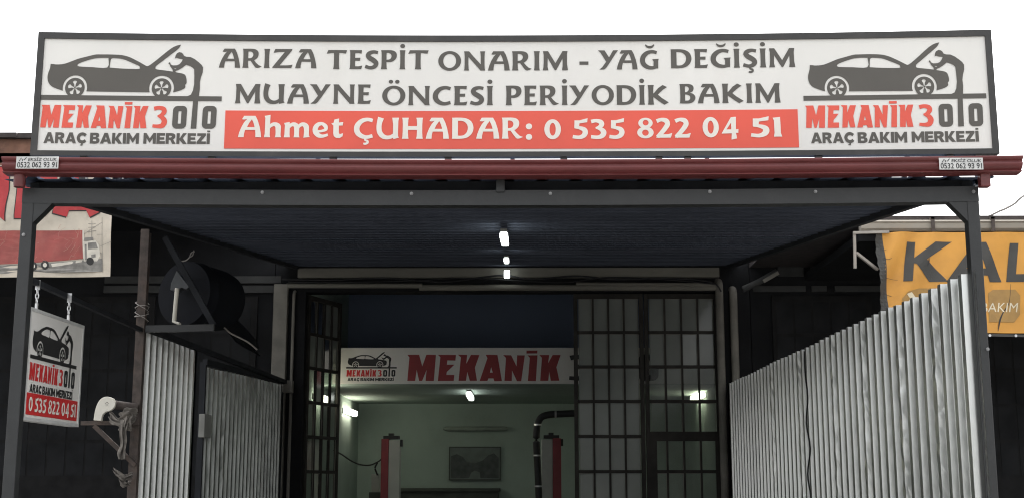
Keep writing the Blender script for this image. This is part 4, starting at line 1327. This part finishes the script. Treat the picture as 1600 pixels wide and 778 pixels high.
# ------------------------------------------------------------------ banners
def cloth(x0, x1, z0, z1, Y, nx, nz, fn):
    b = MB()
    vs = []
    for j in range(nz + 1):
        for i in range(nx + 1):
            x, z = x0 + (x1 - x0) * i / nx, z0 + (z1 - z0) * j / nz
            vs.append((x, Y + fn(x, z), z))
    fs = [(j * (nx + 1) + i, j * (nx + 1) + i + 1, (j + 1) * (nx + 1) + i + 1, (j + 1) * (nx + 1) + i) for j in range(nz) for i in range(nx)]
    return b.add(vs, fs)
def densify(sh, n=1):
    vs, fs = list(sh[0]), list(sh[1])
    for _ in range(n):
        mid, out = {}, []
        def mp_(i, j):
            k = (min(i, j), max(i, j))
            if k not in mid:
                mid[k] = len(vs)
                vs.append(((vs[i][0] + vs[j][0]) / 2, (vs[i][1] + vs[j][1]) / 2))
            return mid[k]
        for f in fs:
            a_, b_, c_ = f
            x, y, z = mp_(a_, b_), mp_(b_, c_), mp_(c_, a_)
            out += [(a_, x, z), (x, b_, y), (z, y, c_), (x, y, z)]
        fs = out
    return vs, fs
# right, yellow
YY = 14.78
ya_, yb_ = P(1371, 363, YY), P(1388, 522, YY)
x_left, ztop, zbot = ya_.x, P(1450, 363, YY).z, P(1500, 520, YY).z
def wrY(x, z):
    d = math.exp(-max(0, x - x_left) * 1.6)
    return .042 * d * sin((x - x_left) * 16 + (ztop - z) * 9) + .010 * sin(x * 5 + z * 3) + .006 * sin(x * 11 - z * 7)
by = thing('yellow_banner', (x_left, YY, zbot), 'torn yellow banner with big dark capitals hanging below the beige gutter on the right', 'banner')
XE = x_left + 4.2
# left edge slants a little outwards at the bottom
def fy(u, v, d=.004):
    q = P(u, v, YY)
    return (q.x, YY + wrY(q.x, q.z) - d, q.z)
b = MB()
nx, nz = 110, 26
vs = []
for j in range(nz + 1):
    v = 363 + (520 - 363) * j / nz
    ul = 1378 + (1390 - 1378) * j / nz
    for i in range(nx + 1):
        u = ul + (1900 - ul) * i / nx
        vs.append(fy(u, v + (3 if i else 0) * 0, 0))
b.add(vs, [(j * (nx + 1) + i, j * (nx + 1) + i + 1, (j + 1) * (nx + 1) + i + 1, (j + 1) * (nx + 1) + i) for j in range(nz) for i in range(nx)])
o = b.build('cloth', 'banner_yellow', by, smooth=True)
b = MB()
vs = []
for j in range(nz + 1):
    v = 362 + (521 - 362) * j / nz
    for i in range(3):
        u = 1368 + 11.5 * i / 2 + (1381 - 1368) * j / nz + (.8 * sin(j * 2.1) if i == 0 else 0)
        vs.append(fy(u, v, .003))
b.add(vs, [(j * 3 + i, j * 3 + i + 1, j * 3 + 4 + i, j * 3 + 3 + i) for j in range(nz) for i in range(2)])
b.build('edge_strip', 'banner_dark', by)
bl = MB()
for q in ([(1390, 519), (1900, 526), (1900, 530), (1390, 523)],):
    bl.flat(densify(shape([q]), 4), lambda u, v: fy(u, v, .004))
bl.build('hem', 'banner_dark', by)
KAL = [shape([[(1417, 378), (1430.5, 378), (1425, 439), (1411.5, 439)], [(1461, 378), (1487.5, 378), (1436, 413), (1427, 411), (1428, 403)], [(1429, 409), (1445, 403), (1480.5, 440), (1452, 440)]]),
       shape([[(1478, 440), (1496, 440), (1539, 378), (1524, 378)], [(1527, 378), (1541, 378), (1565.5, 440), (1547, 440)], [(1497, 419), (1557, 419), (1561, 430), (1490, 430)]]),
       shape([[(1577.5, 380), (1591, 380), (1586, 440), (1572.5, 440)], [(1574, 428), (1612, 428), (1612, 440), (1572.5, 440)]]),
       shape([[(1622, 440), (1640, 440), (1682, 378), (1668, 378)], [(1670, 378), (1684, 378), (1708, 440), (1690, 440)], [(1641, 419), (1700, 419), (1704, 430), (1634, 430)]])]
b = MB()
for s_ in KAL[:3]: b.flat(densify(s_, 3), lambda u, v: fy(u, v, .005))
b.build('lettering', 'banner_dark', by)
b = MB()
b.flat(densify(shape([[(1545, 457), (1552, 452), (1586, 452), (1594, 461), (1594, 491), (1585, 503), (1545, 503)]]), 3), lambda u, v: fy(u, v, .005))
b.flat(densify(shape([[(1409, 466), (1419, 455), (1436, 450), (1490, 450), (1500, 462), (1500, 490), (1490, 503), (1420, 503), (1409, 492)]]), 3), lambda u, v: fy(u, v, .005))
b.build('label_patch', 'banner_olive', by)
sh = font_shape('BAKIM', .12, .0)
b = MB()
b.flat(sh, lambda x, y: fy(1533 + 58 * x, 487 - 14.5 * y, .008))
b.flat(shape([[(1416, 459), (1424, 456), (1433, 466), (1424, 474), (1418, 471), (1422, 466)]]), lambda u, v: fy(u, v, .008))
b.build('lettering', 'banner_white', by)
b = MB()
for pts in ([(1579, 443, .4), (1578, 462, .6), (1576, 474, 1.0), (1571, 482, 1.6), (1566, 490, 1.8), (1562, 500, 2.6), (1560, 510, 1.8), (1559, 517, .5)], [(1451, 403, .5), (1450, 410, 2.5), (1448, 416, 1)],
            [(1380, 403, .6), (1386, 406, .8), (1392, 404, .5)], [(1383, 434, .5), (1392, 435, .5), (1404, 437, .3)], [(1377, 388, .6), (1381, 391, .6), (1385, 390, .3)], [(1386, 459, .6), (1394, 462, .6)]):
    b.flat(shape([stroke(pts)]), lambda u, v: fy(u, v, .007))
b.build('tears', 'print_black', by)
for u in (1545, 1587):
    q = Vector(fy(u, 524, .01))
    MB().tube([q, q + Vector((0, -.008, 0))], .016, 12).build('eyelet', 'zinc', by)
# left, truck print
YLB = 14.8
def fl_(u, v, d=.004):
    q = P(u, v, YLB)
    x, z = q.x, q.z
    return (x, YLB + .012 * sin(x * 6 + z * 2) + .008 * sin(z * 9 - x * 3) - d, z)
bt = thing('truck_banner', P(100, 432, YLB), 'worn cream banner printed with a red lorry and red capitals hanging on the left', 'banner')
b = MB()
nx, nz = 60, 26
vs = []
for j in range(nz + 1):
    v = 258 + (432 - 258) * j / nz
    for i in range(nx + 1):
        u = -260 + (176.5 + 260) * i / nx - 4 * (j / nz) * (i / nx)
        vs.append(fl_(u, v + (-3 * (i / nx) + 3), 0))
b.add(vs, [(j * (nx + 1) + i, j * (nx + 1) + i + 1, (j + 1) * (nx + 1) + i + 1, (j + 1) * (nx + 1) + i) for j in range(nz) for i in range(nx)])
b.build('cloth', 'banner_cream', bt, smooth=True)
def print_(polys, matn, name, d, neg=(), dens=2):
    b = MB()
    for p in polys: b.flat(densify(shape([p], neg), dens), lambda u, v: fl_(u, v, d))
    return b.build(name, matn, bt)
letters = [[(-60, 262), (13, 262), (15, 275), (14, 300), (10, 318), (8, 335), (8, 346), (-4, 336), (-30, 330), (-60, 330)],
           [(27, 262), (60, 262), (60, 342), (24, 342), (24, 335), (26, 315), (28, 290)],
           [(40, 262), (88, 262), (90, 300), (85, 320), (70, 336), (52, 344), (40, 344)],
           [(98, 262), (130, 262), (156, 332), (140, 340), (135, 329), (108, 329), (104, 339), (82, 333)]]
grow = lambda p, k: [(u + k * (1 if u > sum(q[0] for q in p) / len(p) else -1), v + k * (1 if v > 300 else -1)) for u, v in p]
print_([grow(p, 1.6) for p in letters[:2] + letters[3:]], 'print_black', 'lettering', .005)
print_([letters[0], letters[1], letters[3]], 'banner_red', 'lettering', .008)
print_([[(62, 262), (88, 262), (91, 300), (86, 320), (72, 337), (60, 344), (52, 346), (62, 330)]], 'banner_red', 'lettering', .010)
# the lorry
print_([[(-150, 362), (129, 360), (131, 404), (40, 412), (-150, 416)]], 'banner_truckred', 'lorry_box', .006, dens=3)
print_([[(131, 378), (150, 376), (156, 384), (157, 400), (152, 408), (131, 408)], [(129, 360), (131.5, 360), (132, 404), (130, 404)]], 'print_white', 'lorry_cab', .007)
print_([[(138, 380), (151, 379), (154, 389), (138, 390)], [(133, 382), (136, 382), (136, 406), (133, 406)], [(143, 398), (150, 397), (150, 402), (143, 403)], [(132, 372), (146, 371), (147, 376), (132, 377)]], 'print_grey', 'lorry_window', .009)
print_([[(-150, 418), (40, 413), (160, 404), (160, 424), (-150, 430)]], 'print_grey', 'road', .0055)
print_([[(-150, 420), (-80, 419), (-80, 424), (-150, 425)]], 'print_white', 'side_rail', .0075)
print_([[(80, 412), (128, 406), (128, 409), (82, 417)]], 'print_white', 'side_rail', .0075)
print_([circle(53, 416, 6, 7, 16), circle(71, 414, 6, 7, 16), circle(141, 408, 6, 6, 16), circle(-20, 420, 6, 7, 16)], 'print_black', 'wheels', .0085)
print_([circle(71, 414, 3, 3.5, 12), circle(53, 416, 3, 3.5, 12)], 'print_white', 'wheel_hubs', .0095)
lines = [[(144, 372, .8), (144, 345, .6)], [(138, 350, .6), (150, 350, .6)], [(138, 356, .6), (150, 355, .6)], [(137, 363, .7), (151, 361, .7)], [(130, 367, .5), (160, 348, .5)], [(160, 340, .6), (161, 425, .6)], [(150, 390, .8), (159, 396, .8), (159, 405, .6)], [(152, 367, .5), (161, 367, .5)], [(158, 385, .5), (175, 378, .5)]]
print_([stroke(l, False) for l in lines], 'print_grey', 'pylon', .0065, dens=1)
# white creases and flaking in the print
cr = []
rnd = random.Random(11)
for k in range(26):
    u, v = rnd.uniform(-20, 126), rnd.uniform(350, 408)
    pts = [(u, v, .5)]
    for s_ in range(rnd.randint(2, 4)):
        u += rnd.uniform(-8, 8)
        v += rnd.uniform(-2, 9)
        pts.append((min(u, 127), min(v, 410), rnd.uniform(.3, .9)))
    cr.append(stroke([(a_, b_, w_ * .6) for a_, b_, w_ in pts], False))
b = MB()
for p in cr: b.flat(shape([p]), lambda u, v: fl_(u, v, .011))
b.build('creases', 'crease', bt)

# cable in the sky at the upper right
pts = [P(u, v, 16.5) for u, v in ((1490, 366), (1540, 341), (1560, 331), (1572, 326), (1586, 318), (1600, 306), (1660, 268), (1760, 215))]
b = MB().tube(crom([tuple(q) for q in pts], 4), .014, 7)
b.tube(crom([tuple(P(u, v, 16.45)) for u, v in ((1560, 331), (1568, 320), (1574, 323), (1580, 314), (1584, 308), (1590, 314))], 3), .003, 5)
tag(b.build('overhead_cable', 'cable_grey', origin=pts[1]), 'frayed grey cable rising against the sky over the right neighbour roof', 'cable')

for o in bpy.data.objects:
    if '_org' in o: del o['_org']
